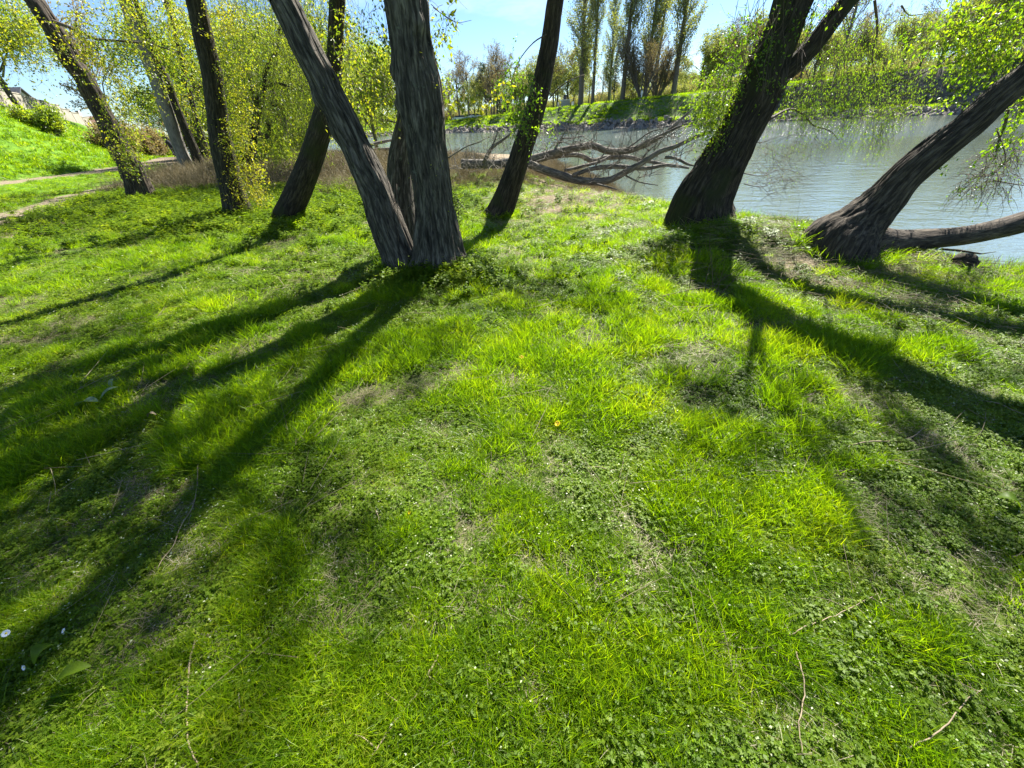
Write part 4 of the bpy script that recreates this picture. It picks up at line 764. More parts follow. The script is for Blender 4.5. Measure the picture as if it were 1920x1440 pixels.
for n, bx, sc in [(24000, (-3.2, 3.2, .2, 2.4), .68), (24000, (-7, 7, 2.0, 5.0), .9), (12000, (-14, 8, 4.6, 10), 1.9), (7000, (-22, 5, 8, 17), 2.8)]:
    P = place(rng, n, bx, lambda X, Y: (.34 + .45*sstep(.40, .66, fbm(X*1.9, Y*1.9, 3, 55, 4))) * (1 - .35*dryness(X, Y)) * (1 - onpath(X, Y)))
    k = len(P); b_ = np.maximum(bare(P[:, 0], P[:, 1]), 1.1*dryness(P[:, 0], P[:, 1])); PP.append(P); RR_.append(np.stack([rng.normal(0, .1, k), rng.normal(0, .1, k), rng.uniform(0, 6.283, k)], 1)); SS_.append(sc*rng.uniform(.7, 1.3, k)[:, None]*np.array([[1, 1, min(1, 1.2/sc)]])); II_.append(np.where(rng.random(k) < .24 + .5*b_, np.where(rng.random(k) < .5*(1-b_), rng.integers(7, 9, k), rng.integers(5, 7, k)), rng.integers(0, 5, k)))
PP, RR_, SS_, II_ = map(np.concatenate, (PP, RR_, SS_, II_))
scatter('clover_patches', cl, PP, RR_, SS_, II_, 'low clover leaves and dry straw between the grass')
hb_ = [herb(np.random.default_rng(230+k), 7, .16, .04, name='herb') for k in range(3)] + [rosette(np.random.default_rng(240+k), 8, .08, name='rosette') for k in range(3)]
PP, RR_, SS_, II_ = [], [], [], []
def herbmask(X, Y):
    a = 1.0 * np.exp(-((X+8.5)/4.5)**2 - ((Y-13)/3.5)**2) + .9*np.exp(-((X+5.5)/2.5)**2 - ((Y-9.8)/1.6)**2) + 1.0*np.exp(-((X+.95)/.55)**2 - ((Y-4.75)/.35)**2) + .5*np.exp(-((X+12)/4)**2 - ((Y-19)/4)**2) + .8*np.exp(-((X+.35)/.35)**2 - ((Y-4.6)/.3)**2)
    a = a + .25*np.exp(-((X+2.5)/3)**2 - ((Y-9.5)/2)**2)
    return np.clip(a, .012, 1) * (1 - onpath(X, Y))
for n, bx, sc in [(1500, (-3, 3, .4, 3), .7), (6000, (-3, 2, 3.8, 6.5), .85), (14000, (-18, 2, 6, 17), 1.3), (5000, (-24, -2, 14, 26), 2.2)]:
    P = place(rng, n, bx, herbmask); k = len(P); PP.append(P); RR_.append(np.stack([rng.normal(0, .1, k), rng.normal(0, .1, k), rng.uniform(0, 6.283, k)], 1)); SS_.append(sc*rng.uniform(.6, 1.25, k)[:, None]*np.array([[1, 1, min(1, 1.1/sc)]])); II_.append(np.where((P[:, 1] < 3.5) | (rng.random(k) < .12), rng.integers(3, 6, k), rng.integers(0, 3, k)))
PP, RR_, SS_, II_ = map(np.concatenate, (PP, RR_, SS_, II_))
scatter('leafy_ground_cover', hb_, PP, RR_, SS_, II_, 'bright leafy herbs around the feet of the trees')
# dry weeds, reeds and rubble
def stalks(seed, n, h, mat=M_STRAW, spread=.1, lean=.35, w=.004, br=2):
    r_ = np.random.default_rng(seed); mb = MB()
    for _ in range(n):
        p = np.array((*r_.normal(0, spread, 2), 0)); d = np.array((r_.normal(0, lean), r_.normal(0, lean), 1)); d /= np.linalg.norm(d); L = h*r_.uniform(.4, 1.1); P = [p]
        for _k in range(4): d = d + r_.normal(0, .15, 3) - (0, 0, .06); d /= np.linalg.norm(d); P.append(P[-1]+d*L/4)
        lv = r_.random(); tube(mb, P, np.linspace(w, w*.4, 5), 3, 0, lv)
        for _k in range(br): i = r_.integers(1, 4); q = r_.normal(0, .7, 3)+(0, 0, .5); q /= np.linalg.norm(q); tube(mb, [P[i], P[i]+q*L*.14, P[i]+q*L*.26], [w*.6, w*.4, w*.2], 3, 0, lv)
    return mb.mesh('stalks', [mat])
st = [stalks(300+k, 16, .55, spread=.16) for k in range(3)] + [stalks(310+k, 14, .3, spread=.15, lean=.8) for k in range(2)]
def brush(X, Y):
    d = pdist(X, Y, NEAR)
    a = sstep(10.5, 13, Y + .35*X*(X < 0)) * (1 - sstep(22, 34, Y)) * (X < 4.5) * (1 - .8*sstep(-12, -17, X))*(X > -17) + .8*(1 - sstep(.5, 2.2, d)) * (Y > 9.6) + .35*np.exp(-((X-4.6)/.8)**2 - ((Y-8.2)/.8)**2)
    return np.clip(a * (.3 + sstep(.4, .6, fbm(X*.7, Y*.7, 2, 66))), 0, 1)
P = place(rng, 42000, (-15, 6, 7.5, 32), brush); k = len(P)
hsc = (.45 + .75*sstep(12, 18, P[:, 1])) * rng.uniform(.6, 1.3, k) * np.where(P[:, 0] > -1, .55, 1.0)
scatter('dry_weeds', st, P, np.stack([rng.normal(0, .15, k), rng.normal(0, .15, k), rng.uniform(0, 6.283, k)], 1), np.tile(hsc[:, None], (1, 3)), rng.integers(0, 5, k), 'dry brown weeds and bramble stems along the bank')
rd = [blades(np.random.default_rng(320+k), 24, .09, .14, .34, .006, bend=.4, lean=.22, name='reed') for k in range(2)] + [stalks(325, 10, .35, w=.003)]
P = place(rng, 5000, (3.6, 9.5, 5.9, 10.5), lambda X, Y: np.clip(1.3 - pdist(X, Y, NEAR), 0, 1) * .8 * (.15 + .85*sstep(.45, .6, fbm(X*1.2, Y*1.2, 0, 71)))); k = len(P)
scatter('reeds', rd, P, np.stack([rng.normal(0, .1, k), rng.normal(0, .1, k), rng.uniform(0, 6.283, k)], 1), np.tile(rng.uniform(.6, 1.2, k)[:, None], (1, 3)), rng.integers(0, 3, k), 'fresh and dry reeds along the water edge')
X = np.concatenate([rng.normal(4.1, .9, 900), rng.normal(1.6, 1.6, 900), rng.uniform(-4, 4, 160)]); Y = np.concatenate([rng.normal(4.6, .8, 900), rng.normal(10, 1.6, 900), rng.uniform(.6, 5, 160)]); ok = ~inpoly(X, Y, RIVER); X, Y = X[ok], Y[ok]; k = len(X)
def longlitter(seed):
    r_ = np.random.default_rng(seed); mb = MB()
    for _ in range(3):
        p = np.array((*r_.uniform(-.12, .12, 2), .02)); a = r_.uniform(0, 6.283); L = r_.uniform(.12, .38); d = np.array((math.cos(a), math.sin(a), r_.normal(.04, .08))); c = np.array((-d[1], d[0], 0))*r_.normal(0, .12); P = [p, p+d*L*.33+c*L*.2, p+d*L*.66+c*L*.5, p+d*L+c*L]; tube(mb, P, [.0018, .0016, .0013, .0006], 3, 0, r_.random())
    return mb.mesh('long_litter', [M_STRAW])
scatter('dry_stalk_litter', [longlitter(k_) for k_ in range(4)], np.stack([X, Y, tz(X, Y) + .02], 1), np.stack([0*X, 0*X, rng.uniform(0, 6.28, k)], 1), np.tile(rng.uniform(.5, 1.3, k)[:, None], (1, 3)), rng.integers(0, 4, k), 'dry stalks and straw lying on the worn ground')
def rock(seed):
    r_ = np.random.default_rng(seed); n, m_ = 10, 7; V = []
    for a in range(m_):
        for b in range(n):
            ph = math.pi*(a+.5)/m_ - math.pi/2; t = 6.283*b/n; v = np.array((math.cos(ph)*math.cos(t), math.cos(ph)*math.sin(t), math.sin(ph)*.7)); q = float(vn(v[0]*1.6+seed, v[1]*1.6, v[2]*1.6, seed)); V.append(v*(.55+.7*q))
    Q = [(a*n+b, a*n+(b+1)%n, (a+1)*n+(b+1)%n, (a+1)*n+b) for a in range(m_-1) for b in range(n)] + [(0+k, (k+1) % n, (n-k-2) % n if False else (k+1) % n, k) for k in range(0)]
    Q += [(0, 1, 2, 3), (0, 3, 4, 9), (9, 4, 5, 8), (8, 5, 6, 7)]; o_ = (m_-1)*n; Q += [(o_+a, o_+b, o_+c, o_+d) for a, b, c, d in [(3,2,1,0),(9,4,3,0),(8,5,4,9),(7,6,5,8)]]
    mb = MB(); mb.add(V, Q); me = mb.mesh('rock', [M_ROCK], flat=(0,)); return me
M_ROCK = plain('rubble_stone', (.20, .18, .15), .9, .5, 2.0)
X = rng.uniform(-60, 105, 60000); Y = rng.uniform(10, 165, 60000); d_ = pdist(X, Y, FAR); ok = (d_ < 4.2) & ~inpoly(X, Y, RIVER) & (rng.random(60000) < 1 - .5*sstep(1, 4, d_)); X, Y = X[ok][:5200], Y[ok][:5200]; k = len(X)
scatter('bank_rubble', [rock(3), rock(4), rock(5)], np.stack([X, Y, tz(X, Y) + .02], 1), rng.uniform(0, 6.28, (k, 3)), rng.uniform(.15, .75, (k, 1)) * np.array([[1, 1, .7]]), rng.integers(0, 3, k), 'grey stones and rubble lining the far shore')
# coarse grass clumps and scrub on the far bank and the embankment
fg = [blades(np.random.default_rng(330+k), 40, .5, .25, .6, .05, bend=.6, lean=.5, seg=2, name='clump') for k in range(2)]
X = rng.uniform(-60, 115, 90000); Y = rng.uniform(10, 175, 90000); d_ = pdist(X, Y, FAR); ok = (d_ < 40) & (d_ > 3.2) & ~inpoly(X, Y, RIVER) & inview(X, Y, 30) & (rng.random(90000) < np.where(d_ < 17, .3 + .7*sstep(.4, .6, fbm(X*.3, Y*.3, 0, 12)), .12)); X, Y = X[ok], Y[ok]; k = len(X)
X2 = rng.uniform(-42, -26, 9000); Y2 = rng.uniform(8, 70, 9000); ok = inview(X2, Y2) & (onpath(X2, Y2) < .1); X2, Y2 = X2[ok], Y2[ok]; k2 = len(X2)
sc_ = np.concatenate([rng.uniform(.6, 1.5, k), rng.uniform(.35, .7, k2)]); X, Y = np.concatenate([X, X2]), np.concatenate([Y, Y2])
scatter('bank_grass', fg, np.stack([X, Y, tz(X, Y)], 1), np.stack([0*X, 0*X, rng.uniform(0, 6.28, len(X))], 1), sc_[:, None]*np.array([[1, 1, .75]]), rng.integers(0, 2, len(X)), 'rough green grass on the far bank and the embankment')
# ------------------------------------------------------------------ background trees
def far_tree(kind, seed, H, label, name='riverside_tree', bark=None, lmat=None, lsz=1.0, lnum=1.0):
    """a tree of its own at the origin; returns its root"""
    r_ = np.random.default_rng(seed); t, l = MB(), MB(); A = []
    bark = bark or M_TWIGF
    if kind == 'poplar':
        P = np.array([(r_.normal(0,.08)*z/5, r_.normal(0,.08)*z/5, z*H/9) for z in range(10)]); P[0, 2] = -.5; R = np.linspace(H*.019, .04, 10)*(1, 1, 1, 1, 1, .9, .9, 1, 1, 1); tube(t, P, R, 8)
        for k in range(90):
            z = r_.uniform(.10, .93)**1.0*H; a = r_.uniform(0, 6.283); L = H*r_.uniform(.13, .27)*(1.15-.5*z/H); d = np.array((math.cos(a)*.5, math.sin(a)*.5, 1)); p = np.array((np.interp(z, P[:,2], P[:,0]), np.interp(z, P[:,2], P[:,1]), z))
            grow(t, r_, p, d, L, .06, 0, dict(nb=[7], ratio=[.4], ang=[(.2, .5)], trop=[.06, .02], wig=.12, seg=H*.04, rmin=.022, lo=.15), A)
        leaf_on(l, r_, A, 22, .28, .36, .3, 0, .7, .85)
    elif kind == 'bare':
        P = np.array([(r_.normal(0,.15), r_.normal(0,.15), z*H*.6/5) for z in range(6)]); P[0] = (0, 0, -.5); tube(t, P, np.linspace(H*.016, H*.008, 6), 8)
        for k in range(13):
            f = r_.uniform(.35, 1); p = P[0] + (P[-1]-P[0])*f; a = r_.uniform(0, 6.283); d = np.array((math.cos(a)*.8, math.sin(a)*.8, 1.0)); grow(t, r_, p, d, H*r_.uniform(.25, .4), .07, 0, dict(nb=[7, 6], ratio=[.5, .5], ang=[(.35, .9)], trop=[.06, .03, .02], wig=.16, seg=H*.06, rmin=.02), A)
        leaf_on(l, r_, A, 4.5, .24, .25, .0, 0, .5)
    elif kind == 'round':
        P = np.array([(r_.normal(0,.12), r_.normal(0,.12), z*H*.45/4) for z in range(5)]); P[0] = (0, 0, -.5); tube(t, P, np.linspace(H*.018, H*.012, 5), 8)
        for k in range(15):
            f = r_.uniform(.4, 1); p = P[0] + (P[-1]-P[0])*f; a = r_.uniform(0, 6.283); d = np.array((math.cos(a), math.sin(a), r_.uniform(.3, 1.6))); grow(t, r_, p, d, H*r_.uniform(.28, .42), .07, 0, dict(nb=[6, 5], ratio=[.5, .5], ang=[(.4, 1.0)], trop=[.03, .0, -.03], wig=.16, seg=H*.07, rmin=.02), A)
        leaf_on(l, r_, A, 20*lnum, .30*lsz, .4, .2, 0, .6, .85)
    elif kind == 'willow':      # many stems from the foot
        for k in range(16):
            a = r_.uniform(0, 6.283); d = np.array((math.cos(a)*.5, math.sin(a)*.5, 1.0)); grow(t, r_, (math.cos(a)*.3, math.sin(a)*.3, -.3), d, H*r_.uniform(.6, .95), .16, 0, dict(nb=[10, 6], ratio=[.38, .5], ang=[(.25, .7)], trop=[.03, .05, .02], wig=.09, seg=H*.1, rmin=.016, lo=.2), A)
        leaf_on(l, r_, A, 6, .26, .3, .1, 0, .5)
    elif kind == 'dense':
        P = np.array([(0, 0, -.5), (0, 0, H*.3), (0, 0, H*.7)]); tube(t, P, [.15, .12, .05], 6); n = 1500; v = r_.normal(0, 1, (n, 3)); v /= np.linalg.norm(v, axis=1)[:, None]; rad = r_.uniform(.55, 1, n)**.5 * (.75+.5*vn(v[:,0]*1.7, v[:,1]*1.7, v[:,2]*1.7, seed)); c = v*rad[:, None]*np.array((.36, .36, .42))*H + (0, 0, H*.56); leaves(l, c, v + r_.normal(0, .5, v.shape), .34, r_, 0, .7)
    elif kind == 'narrow':
        P = np.array([(0, 0, -.5), (0, 0, H*.5), (0, 0, H)]); tube(t, P, [.12, .09, .02], 6); n = 1100; z = r_.uniform(.22, 1, n); a = r_.uniform(0, 6.283, n); q = np.sin(math.pi*np.clip(z*1.0-.12, 0, 1))*H*.11*r_.uniform(.2, 1.2, n); c = np.stack([np.cos(a)*q, np.sin(a)*q, z*H], 1); leaves(l, c, r_.normal(0, 1, (n, 3)) + (0, 0, 1), .26, r_, 0, .5)
    root = empty(name, (0, 0, 0), label, 'tree', None)
    t.obj('trunk', [bark], root); l.obj('crown', [lmat or M_FARLEAF], root, flat=(0,)); return root
def copy_tree(src, loc, s, rz, label, group, name=None):
    r = src.copy(); C.objects.link(r)
    r.location = loc; r.scale = (s[0], s[0], s[1]) if isinstance(s, tuple) else (s, s, s); r.rotation_euler = (0, 0, rz); r['label'] = label
    if group: r['group'] = group
    if name: r.name = name
    for ch in src.children:
        c = ch.copy(); C.objects.link(c); c.parent = r; c.matrix_parent_inverse = Matrix.Identity(4)
    return r
USED = set()
def put(src, loc, s, rz, label, group):
    if src.name in USED: return copy_tree(src, loc, s, rz, label, group)
    USED.add(src.name); src.location = loc; src.scale = (s[0], s[0], s[1]) if isinstance(s, tuple) else (s, s, s); src.rotation_euler = (0, 0, rz); src['label'] = label
    if group: src['group'] = group
    for ch in src.children: ch.matrix_parent_inverse = Matrix.Identity(4)
    return src
def farspot(px, extra):
    """on the land beyond the river, extra metres behind the far shore, under that column of the photograph"""
    d = ray(px, 205); d = d / math.hypot(d[0], d[1]); s = np.arange(30, 400, .5); X, Y = d[0]*s, d[1]*s; ins = inpoly(X, Y, RIVER); last = s[np.nonzero(ins)[0][-1]] if ins.any() else 150
    q = last + extra; x, y = d[0]*q, d[1]*q; return np.array((x, y, float(tz(x, y)))), q
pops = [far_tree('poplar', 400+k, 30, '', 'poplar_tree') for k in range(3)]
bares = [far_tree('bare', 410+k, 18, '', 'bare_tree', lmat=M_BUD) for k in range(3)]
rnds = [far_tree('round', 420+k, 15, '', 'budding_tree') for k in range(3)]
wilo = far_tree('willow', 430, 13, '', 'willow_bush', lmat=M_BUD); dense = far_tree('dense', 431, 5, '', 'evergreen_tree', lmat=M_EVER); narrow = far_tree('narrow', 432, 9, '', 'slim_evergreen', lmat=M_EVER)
GP = 'poplars on the far bank'
for q, (px, ex, s, lb) in enumerate([(1088, 17, (1.25, 1.1), 'thickest poplar of the far bank, leftmost of the row behind the leaning tree'), (1110, 17, (.8, 1.0), 'slender poplar close right of the thickest poplar on the far bank'), (1165, 20, (1.05, 1.15), 'tall poplar in the middle of the far bank row, left of the dark willow bush'), (1206, 32, (.95, 1.2), 'poplar rising behind the dark willow bush on the far bank'), (1222, 36, (.8, 1.15), 'thin poplar just right of the one behind the willow bush'), (1258, 22, (1.1, 1.15), 'rightmost poplar of the row beside the massive forked tree'), (1140, 48, (.8, .9), 'small distant poplar seen in the gap of the row')]):
    p, _ = farspot(px, ex); put(pops[q % 3], p, s, q*1.3, lb, GP)
p, _ = farspot(1202, 19); put(wilo, p, (1.1, 1.0), 0, 'dark many-stemmed willow bush on the far bank between the poplars', None)
p, _ = farspot(1228, 24); put(wilo, p, (1.0, .85), 2.0, 'second willow bush leaning right behind the dark one on the far bank', None)
p, _ = farspot(943, 20); put(dense, p, (1.0, 1.0), 0, 'small dark round evergreen on the far bank left of the leaning tree', None)
p, _ = farspot(1149, 20); put(narrow, p, (1.0, 1.0), 0, 'slim dark evergreen with a thin trunk left of the middle poplar', None)
# tree with mistletoe balls
p, dd_ = farspot(921, 16); ms = copy_tree(bares[0], p, (.8, 1.0), .5, 'bare tree with dark mistletoe balls on the far bank', None, 'mistletoe_tree') if False else put(bares[0], p, (.75, .95), .5, 'bare tree with dark mistletoe balls on the far bank', None)
mb = MB(); r_ = np.random.default_rng(8); cz = p[2]
for dx, dz, rr in [(-1.6, 10.5, 1.5), (-3.0, 9.3, 1.1), (-.4, 8.6, .9), (-2.0, 12.2, 1.0), (-.6, 4.6, .7)]:
    n = 420; v = r_.normal(0, 1, (n, 3)); v /= np.linalg.norm(v, axis=1)[:, None]; leaves(mb, p + (dx, 0, dz) + v*rr*r_.uniform(.3, 1, (n, 1)), v, .3, r_, 0, .5)
mo = bpy.data.objects.new('mistletoe', mb.mesh('mistletoe', [M_EVER], flat=(0,))); C.objects.link(mo); mo.parent = bares[0]
mo.matrix_parent_inverse = (Matrix.Translation(bares[0].location) @ Matrix.Rotation(.5, 4, 'Z') @ Matrix.Diagonal((.75, .75, .95, 1))).inverted()
rg = np.random.default_rng(99)
GB_, GR_ = 'trees behind the far bank', 'budding trees behind the far bank'
for px in list(range(640, 1075, 15)) + list(range(1075, 1290, 26)) + list(range(1300, 1990, 30)):
    px = px + rg.uniform(-8, 8); left = px < 1075; mid = 1075 <= px < 1290
    ex = rg.uniform(24, 52) if left else (rg.uniform(55, 95) if mid else rg.uniform(18, 50)); p, q = farspot(px, ex)
    if left: kd, s = (bares[rg.integers(1, 3)] if rg.random() < .6 else rnds[rg.integers(3)]), rg.uniform(.7, 1.05) * (1.3 if px > 850 else .9)
    elif mid: kd, s = (rnds[rg.integers(3)] if rg.random() < .6 else bares[rg.integers(1, 3)]), rg.uniform(.55, .8)
    else: kd, s = (rnds[rg.integers(3)] if rg.random() < .75 else bares[rg.integers(1, 3)]), rg.uniform(.7, 1.25)
    rd_ = kd in rnds
    side = 'left of the slender leaning tree' if left else ('behind the poplar row' if mid else 'right of the massive forked tree')
    put(kd, p, (s, s*rg.uniform(.9, 1.1)), rg.uniform(0, 6.28), ('budding yellow-green tree across the river ' if rd_ else 'bare thin-twigged tree across the river ') + side, GR_ if rd_ else GB_)
for px in list(range(600, 1990, 34)):
    p, q = farspot(px + rg.uniform(-8, 8), rg.uniform(70, 130)); rd_ = rg.random() < .5; kd = rnds[rg.integers(3)] if rd_ else bares[rg.integers(1, 3)]
    s = rg.uniform(.8, 1.3) * (.75 if 1075 < px < 1290 else 1); put(kd, p, (s*1.2, s), rg.uniform(0, 6.28), 'hazy distant budding tree of the wood beyond the river' if rd_ else 'hazy distant bare tree of the wood beyond the river', 'wood beyond the river')
def scrub(seed, mat):
    r_ = np.random.default_rng(seed); mb = MB(); A = []
    for k in range(12): a = r_.uniform(0, 6.283); grow(mb, r_, (math.cos(a)*.5, math.sin(a)*.5, -.2), (math.cos(a)*.5, math.sin(a)*.5, 1), r_.uniform(1.6, 3.4), .03, 1, dict(nb=[4, 4], ratio=[.5], ang=[(.3, .9)], trop=[.03], wig=.15, seg=.7, rmin=.015), A)
    leaf_on(mb, r_, A, 9, .26, .35, .1, 1, .6); return mb.mesh('scrub', [M_TWIGF, mat], flat=(1,))
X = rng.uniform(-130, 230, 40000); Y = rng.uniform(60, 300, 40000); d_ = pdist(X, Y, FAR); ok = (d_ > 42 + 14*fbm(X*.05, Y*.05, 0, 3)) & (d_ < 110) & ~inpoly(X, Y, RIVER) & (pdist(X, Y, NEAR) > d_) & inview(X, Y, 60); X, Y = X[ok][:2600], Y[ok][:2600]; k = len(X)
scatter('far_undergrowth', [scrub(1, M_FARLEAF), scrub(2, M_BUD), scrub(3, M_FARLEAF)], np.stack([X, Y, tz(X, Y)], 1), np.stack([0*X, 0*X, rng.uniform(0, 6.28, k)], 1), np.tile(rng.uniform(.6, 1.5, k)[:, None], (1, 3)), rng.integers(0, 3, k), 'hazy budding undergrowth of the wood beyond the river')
X = rng.uniform(-75, 0, 9000); Y = rng.uniform(38, 125, 9000); ok = (pdist(X, Y, NEAR) > 2.5) & (X < -.44*Y) & ~inpoly(X, Y, RIVER) & inview(X, Y, 60) & (pdist(X, Y, PATH) > 3.5) & ((X > -26 - .52*(Y-30)) | (X < -42 - .6*(Y-30))); X, Y = X[ok][:520], Y[ok][:520]; k = len(X)
scatter('bank_undergrowth', [scrub(4, M_LEAFW), scrub(5, M_BUD)], np.stack([X, Y, tz(X, Y)], 1), np.stack([0*X, 0*X, rng.uniform(0, 6.28, k)], 1), np.tile(rng.uniform(.5, 1.2, k)[:, None], (1, 3)), rng.integers(0, 2, k), 'light green scrub of the near bank behind the willow')
# trees of the left bank
G2 = 'trees along the left embankment'
nearb = [far_tree('round', 440+k, 11, '', 'embankment_tree', lmat=M_LEAFW, lsz=.5, lnum=1.9) for k in range(2)]; nearr = far_tree('bare', 445, 11, '', 'bare_embankment_tree', lmat=M_BUD)
for q, (X, Y, s, kd, lb) in enumerate([
    (-38.5, 26, 1.0, 0, 'leafing tree on the embankment top at the far left edge'), (-37.5, 33, .95, 2, 'bare tree on the embankment top left of the ridged tree'), (-40, 41, 1.1, 1, 'leafing tree behind the wall on the embankment'), (-42, 52, 1.1, 2, 'bare branched tree on the embankment beside the white house'),
    (-31, 56, .7, 2, 'small grey-twigged tree by the path right of the ridged tree'), (-33, 60, .7, 2, 'second small grey-twigged tree by the far end of the path'), (-48, 70, 1.2, 0, 'leafing tree far up the embankment'), (-30, 78, 1.2, 1, 'tall leafing tree at the far end of the path'), (-24, 62, 1.2, 2, 'brownish bare tree between the ridged and the pale tree'),
    (-19, 44, 1.1, 1, 'leafing tree close behind the twin-stemmed tree'), (-15.5, 34, .95, 0, 'leafing tree right behind the ivied tree'), (-17, 55, 1.3, 0, 'tall leafing tree between the ivied tree and the willow'), (-12.5, 46, 1.0, 1, 'leafing tree behind the left side of the willow'), (-8.5, 44, 1.0, 0, 'leafing tree behind the right side of the willow'), (-22, 36, 1.05, 1, 'leafing tree left of the twin-stemmed tree'), (-23.5, 42, .9, 0, 'leafing tree beside the path between the pale and the twin-stemmed tree'), (-27, 50, .9, 1, 'leafing tree at the bend of the path'), (-27, 92, 1.4, 0, 'farthest leafing tree of the left bank')]):
    put([nearb[0], nearb[1], nearr][kd], (X, Y, float(tz(X, Y))), s, q*2.1, lb, G2)
# bushes on the wall line
bs = [far_tree('willow', 450, 2.6, '', 'bush', lmat=M_LEAFW), far_tree('willow', 451, 2.6, '', 'bush', lmat=M_BUD)]
for q, (X, Y, s, lb) in enumerate([(-36.0, 38, .8, 'largest bush at the right end of the wall'), (-35.5, 43, 1.0, 'bush on the embankment behind the ridged trunk'), (-10.5, 19.5, .8, 'low grey bush beside the weeds left of the willow'), (-38, 50, 1.1, 'bush on the embankment before the white house'), (-37.6, 46.5, .8, 'bush before the wall where it meets the crown of the ridged tree'), (-40, 52.5, 1.0, 'brownish bush before the far end of the wall'), (-42, 56.5, 1.0, 'bush at the far end of the wall'), (-43.5, 60, 1.1, 'last bush of the wall line beside the ridged trunk')]):
    put(bs[q % 2], (X, Y, float(tz(X, Y)) - .2), s, q*1.7, lb, 'bushes on the embankment')
# ------------------------------------------------------------------ wall, houses
M_CONC = plain('concrete', (.23, .21, .17), .9, .25, 1.5); M_PLAS = plain('plaster', (.50, .48, .44), .85, .08, 1.0); M_ROOF = plain('slate', (.06, .065, .08), .7, .25, 3); M_TILE = plain('roof_tile', (.30, .17, .11), .8, .25, 3); M_GLASS = plain('window_glass', (.03, .04, .05), .1, .1); M_DARK = plain('dark_cloth', (.03, .035, .05), .85, .3); M_SKIN = plain('skin', (.55, .36, .27), .6, .05); M_WCL = plain('pale_cloth', (.75, .74, .70), .8, .05); M_METAL = plain('grey_metal', (.35, .36, .37), .5, .1, 5, .6)
def WX(y): return (-27.2 if y < 30 else -27.2 - .52*(y-30)) - 8.4
wr = empty('boundary_wall', (WX(25), 25, float(tz(WX(25), 25))), 'weathered pale concrete wall on top of the grassy embankment', 'wall'); mb, mc = MB(), MB(); ys = np.arange(18, 60, 2.5)
for y0 in ys:
    xa = WX(y0+1.25); ro_ = math.atan2(WX(y0)-WX(y0+2.5), 2.5) ; z = float(tz(xa, y0 + 1.25)); L_ = 1.17/math.cos(ro_); box(mb, (xa, y0+1.25, z+.55), (.06, L_, .85), rot=ro_); box(mc, (WX(y0), y0, z+.6), (.09, .09, .95), rot=ro_); box(mc, (xa, y0+1.25, z+1.44), (.1, L_-.05, .04), rot=ro_)
mb.obj('panels', [M_CONC], wr, flat=(0,)); mc.obj('posts', [M_CONC], wr, flat=(0,))
def house(X, Y, wx, wy, h, rot, roofm, label):
    z = float(tz(X, Y)) - .3; root = empty('house', (X, Y, z), label, 'house'); mb = MB(); cc, ss = math.cos(rot), math.sin(rot)
    def W(p): p = np.asarray(p, float); return np.stack([X + p[:,0]*cc - p[:,1]*ss, Y + p[:,0]*ss + p[:,1]*cc, z + p[:,2]], 1)
    V = W([(-wx,-wy,0),(wx,-wy,0),(wx,wy,0),(-wx,wy,0),(-wx,-wy,h),(wx,-wy,h),(wx,wy,h),(-wx,wy,h),(-wx,0,h+wy*.9),(wx,0,h+wy*.9)]); mb.add(V, [(0,1,5,4),(1,2,6,5),(2,3,7,6),(3,0,4,7),(4,7,8,8) if False else (4,7,8,4),(5,9,6,5)] if False else [(0,1,5,4),(1,2,6,5),(2,3,7,6),(3,0,4,7)]); g1 = (V[4]+V[7])/2; g2 = (V[5]+V[6])/2
    mb.add(np.array([V[4], g1, V[8], (V[4]+V[8])/2, V[7], (V[7]+V[8])/2, V[5], g2, V[9], (V[5]+V[9])/2, V[6], (V[6]+V[9])/2]), [(0,1,2,3),(1,4,5,2),(6,9,8,7),(7,8,11,10)]); mb.obj('wall', [M_PLAS], root, flat=(0,))
    rf = MB(); e = .35; k = .9
    for sgn in (-1, 1):
        lo = (-wx-e, sgn*(wy+e), h - e*k); hi = (-wx-e, 0, h+wy*k); lo2 = (wx+e, sgn*(wy+e), h - e*k); hi2 = (wx+e, 0, h+wy*k); t_ = .14
        V = W([lo, lo2, hi2, hi, (lo[0], lo[1], lo[2]+t_), (lo2[0], lo2[1], lo2[2]+t_), (hi2[0], hi2[1], hi2[2]+t_), (hi[0], hi[1], hi[2]+t_)]); V[:, 2] += .03; rf.add(V, [(0,1,2,3),(4,5,6,7),(0,1,5,4),(1,2,6,5),(2,3,7,6),(3,0,4,7)])
    rf_o = rf.obj('roof', [roofm], root, flat=(0,)); ch = MB(); c = W([(wx*.5, .2, h+wy*.9+.4)])[0]; box(ch, c, (.3, .3, .8), rot=rot); cho = ch.obj('chimney', [M_PLAS], rf_o, flat=(0,)); 
    for fx in (-.6, 0, .6):
        for zz in ((1.5,) if h < 4 else (1.5, 4.2)):
            for sy in (-1, 1):
                m2 = MB(); c = W([(fx*wx, sy*(wy+.01), zz)])[0]; box(m2, c, (.5, .06, .65), rot=rot); m2.obj('window', [M_GLASS], root, flat=(0,))
    for sx in (-1, 1):
        m2 = MB(); c = W([(sx*(wx+.01), 0, h*.55)])[0]; box(m2, c, (.06, .5, .65), rot=rot); m2.obj('window', [M_GLASS], root, flat=(0,))
house(-60, 44, 4, 5, 3.4, .1, M_ROOF, 'low house with a dark slate roof behind the wall at the far left'); house(-88, 98, 5, 4, 5.0, .3, M_TILE, 'white house beyond the embankment left of the ridged tree'); house(-64, 62, 4, 3, 2.6, .2, M_ROOF, 'low white building behind the bushes of the wall')
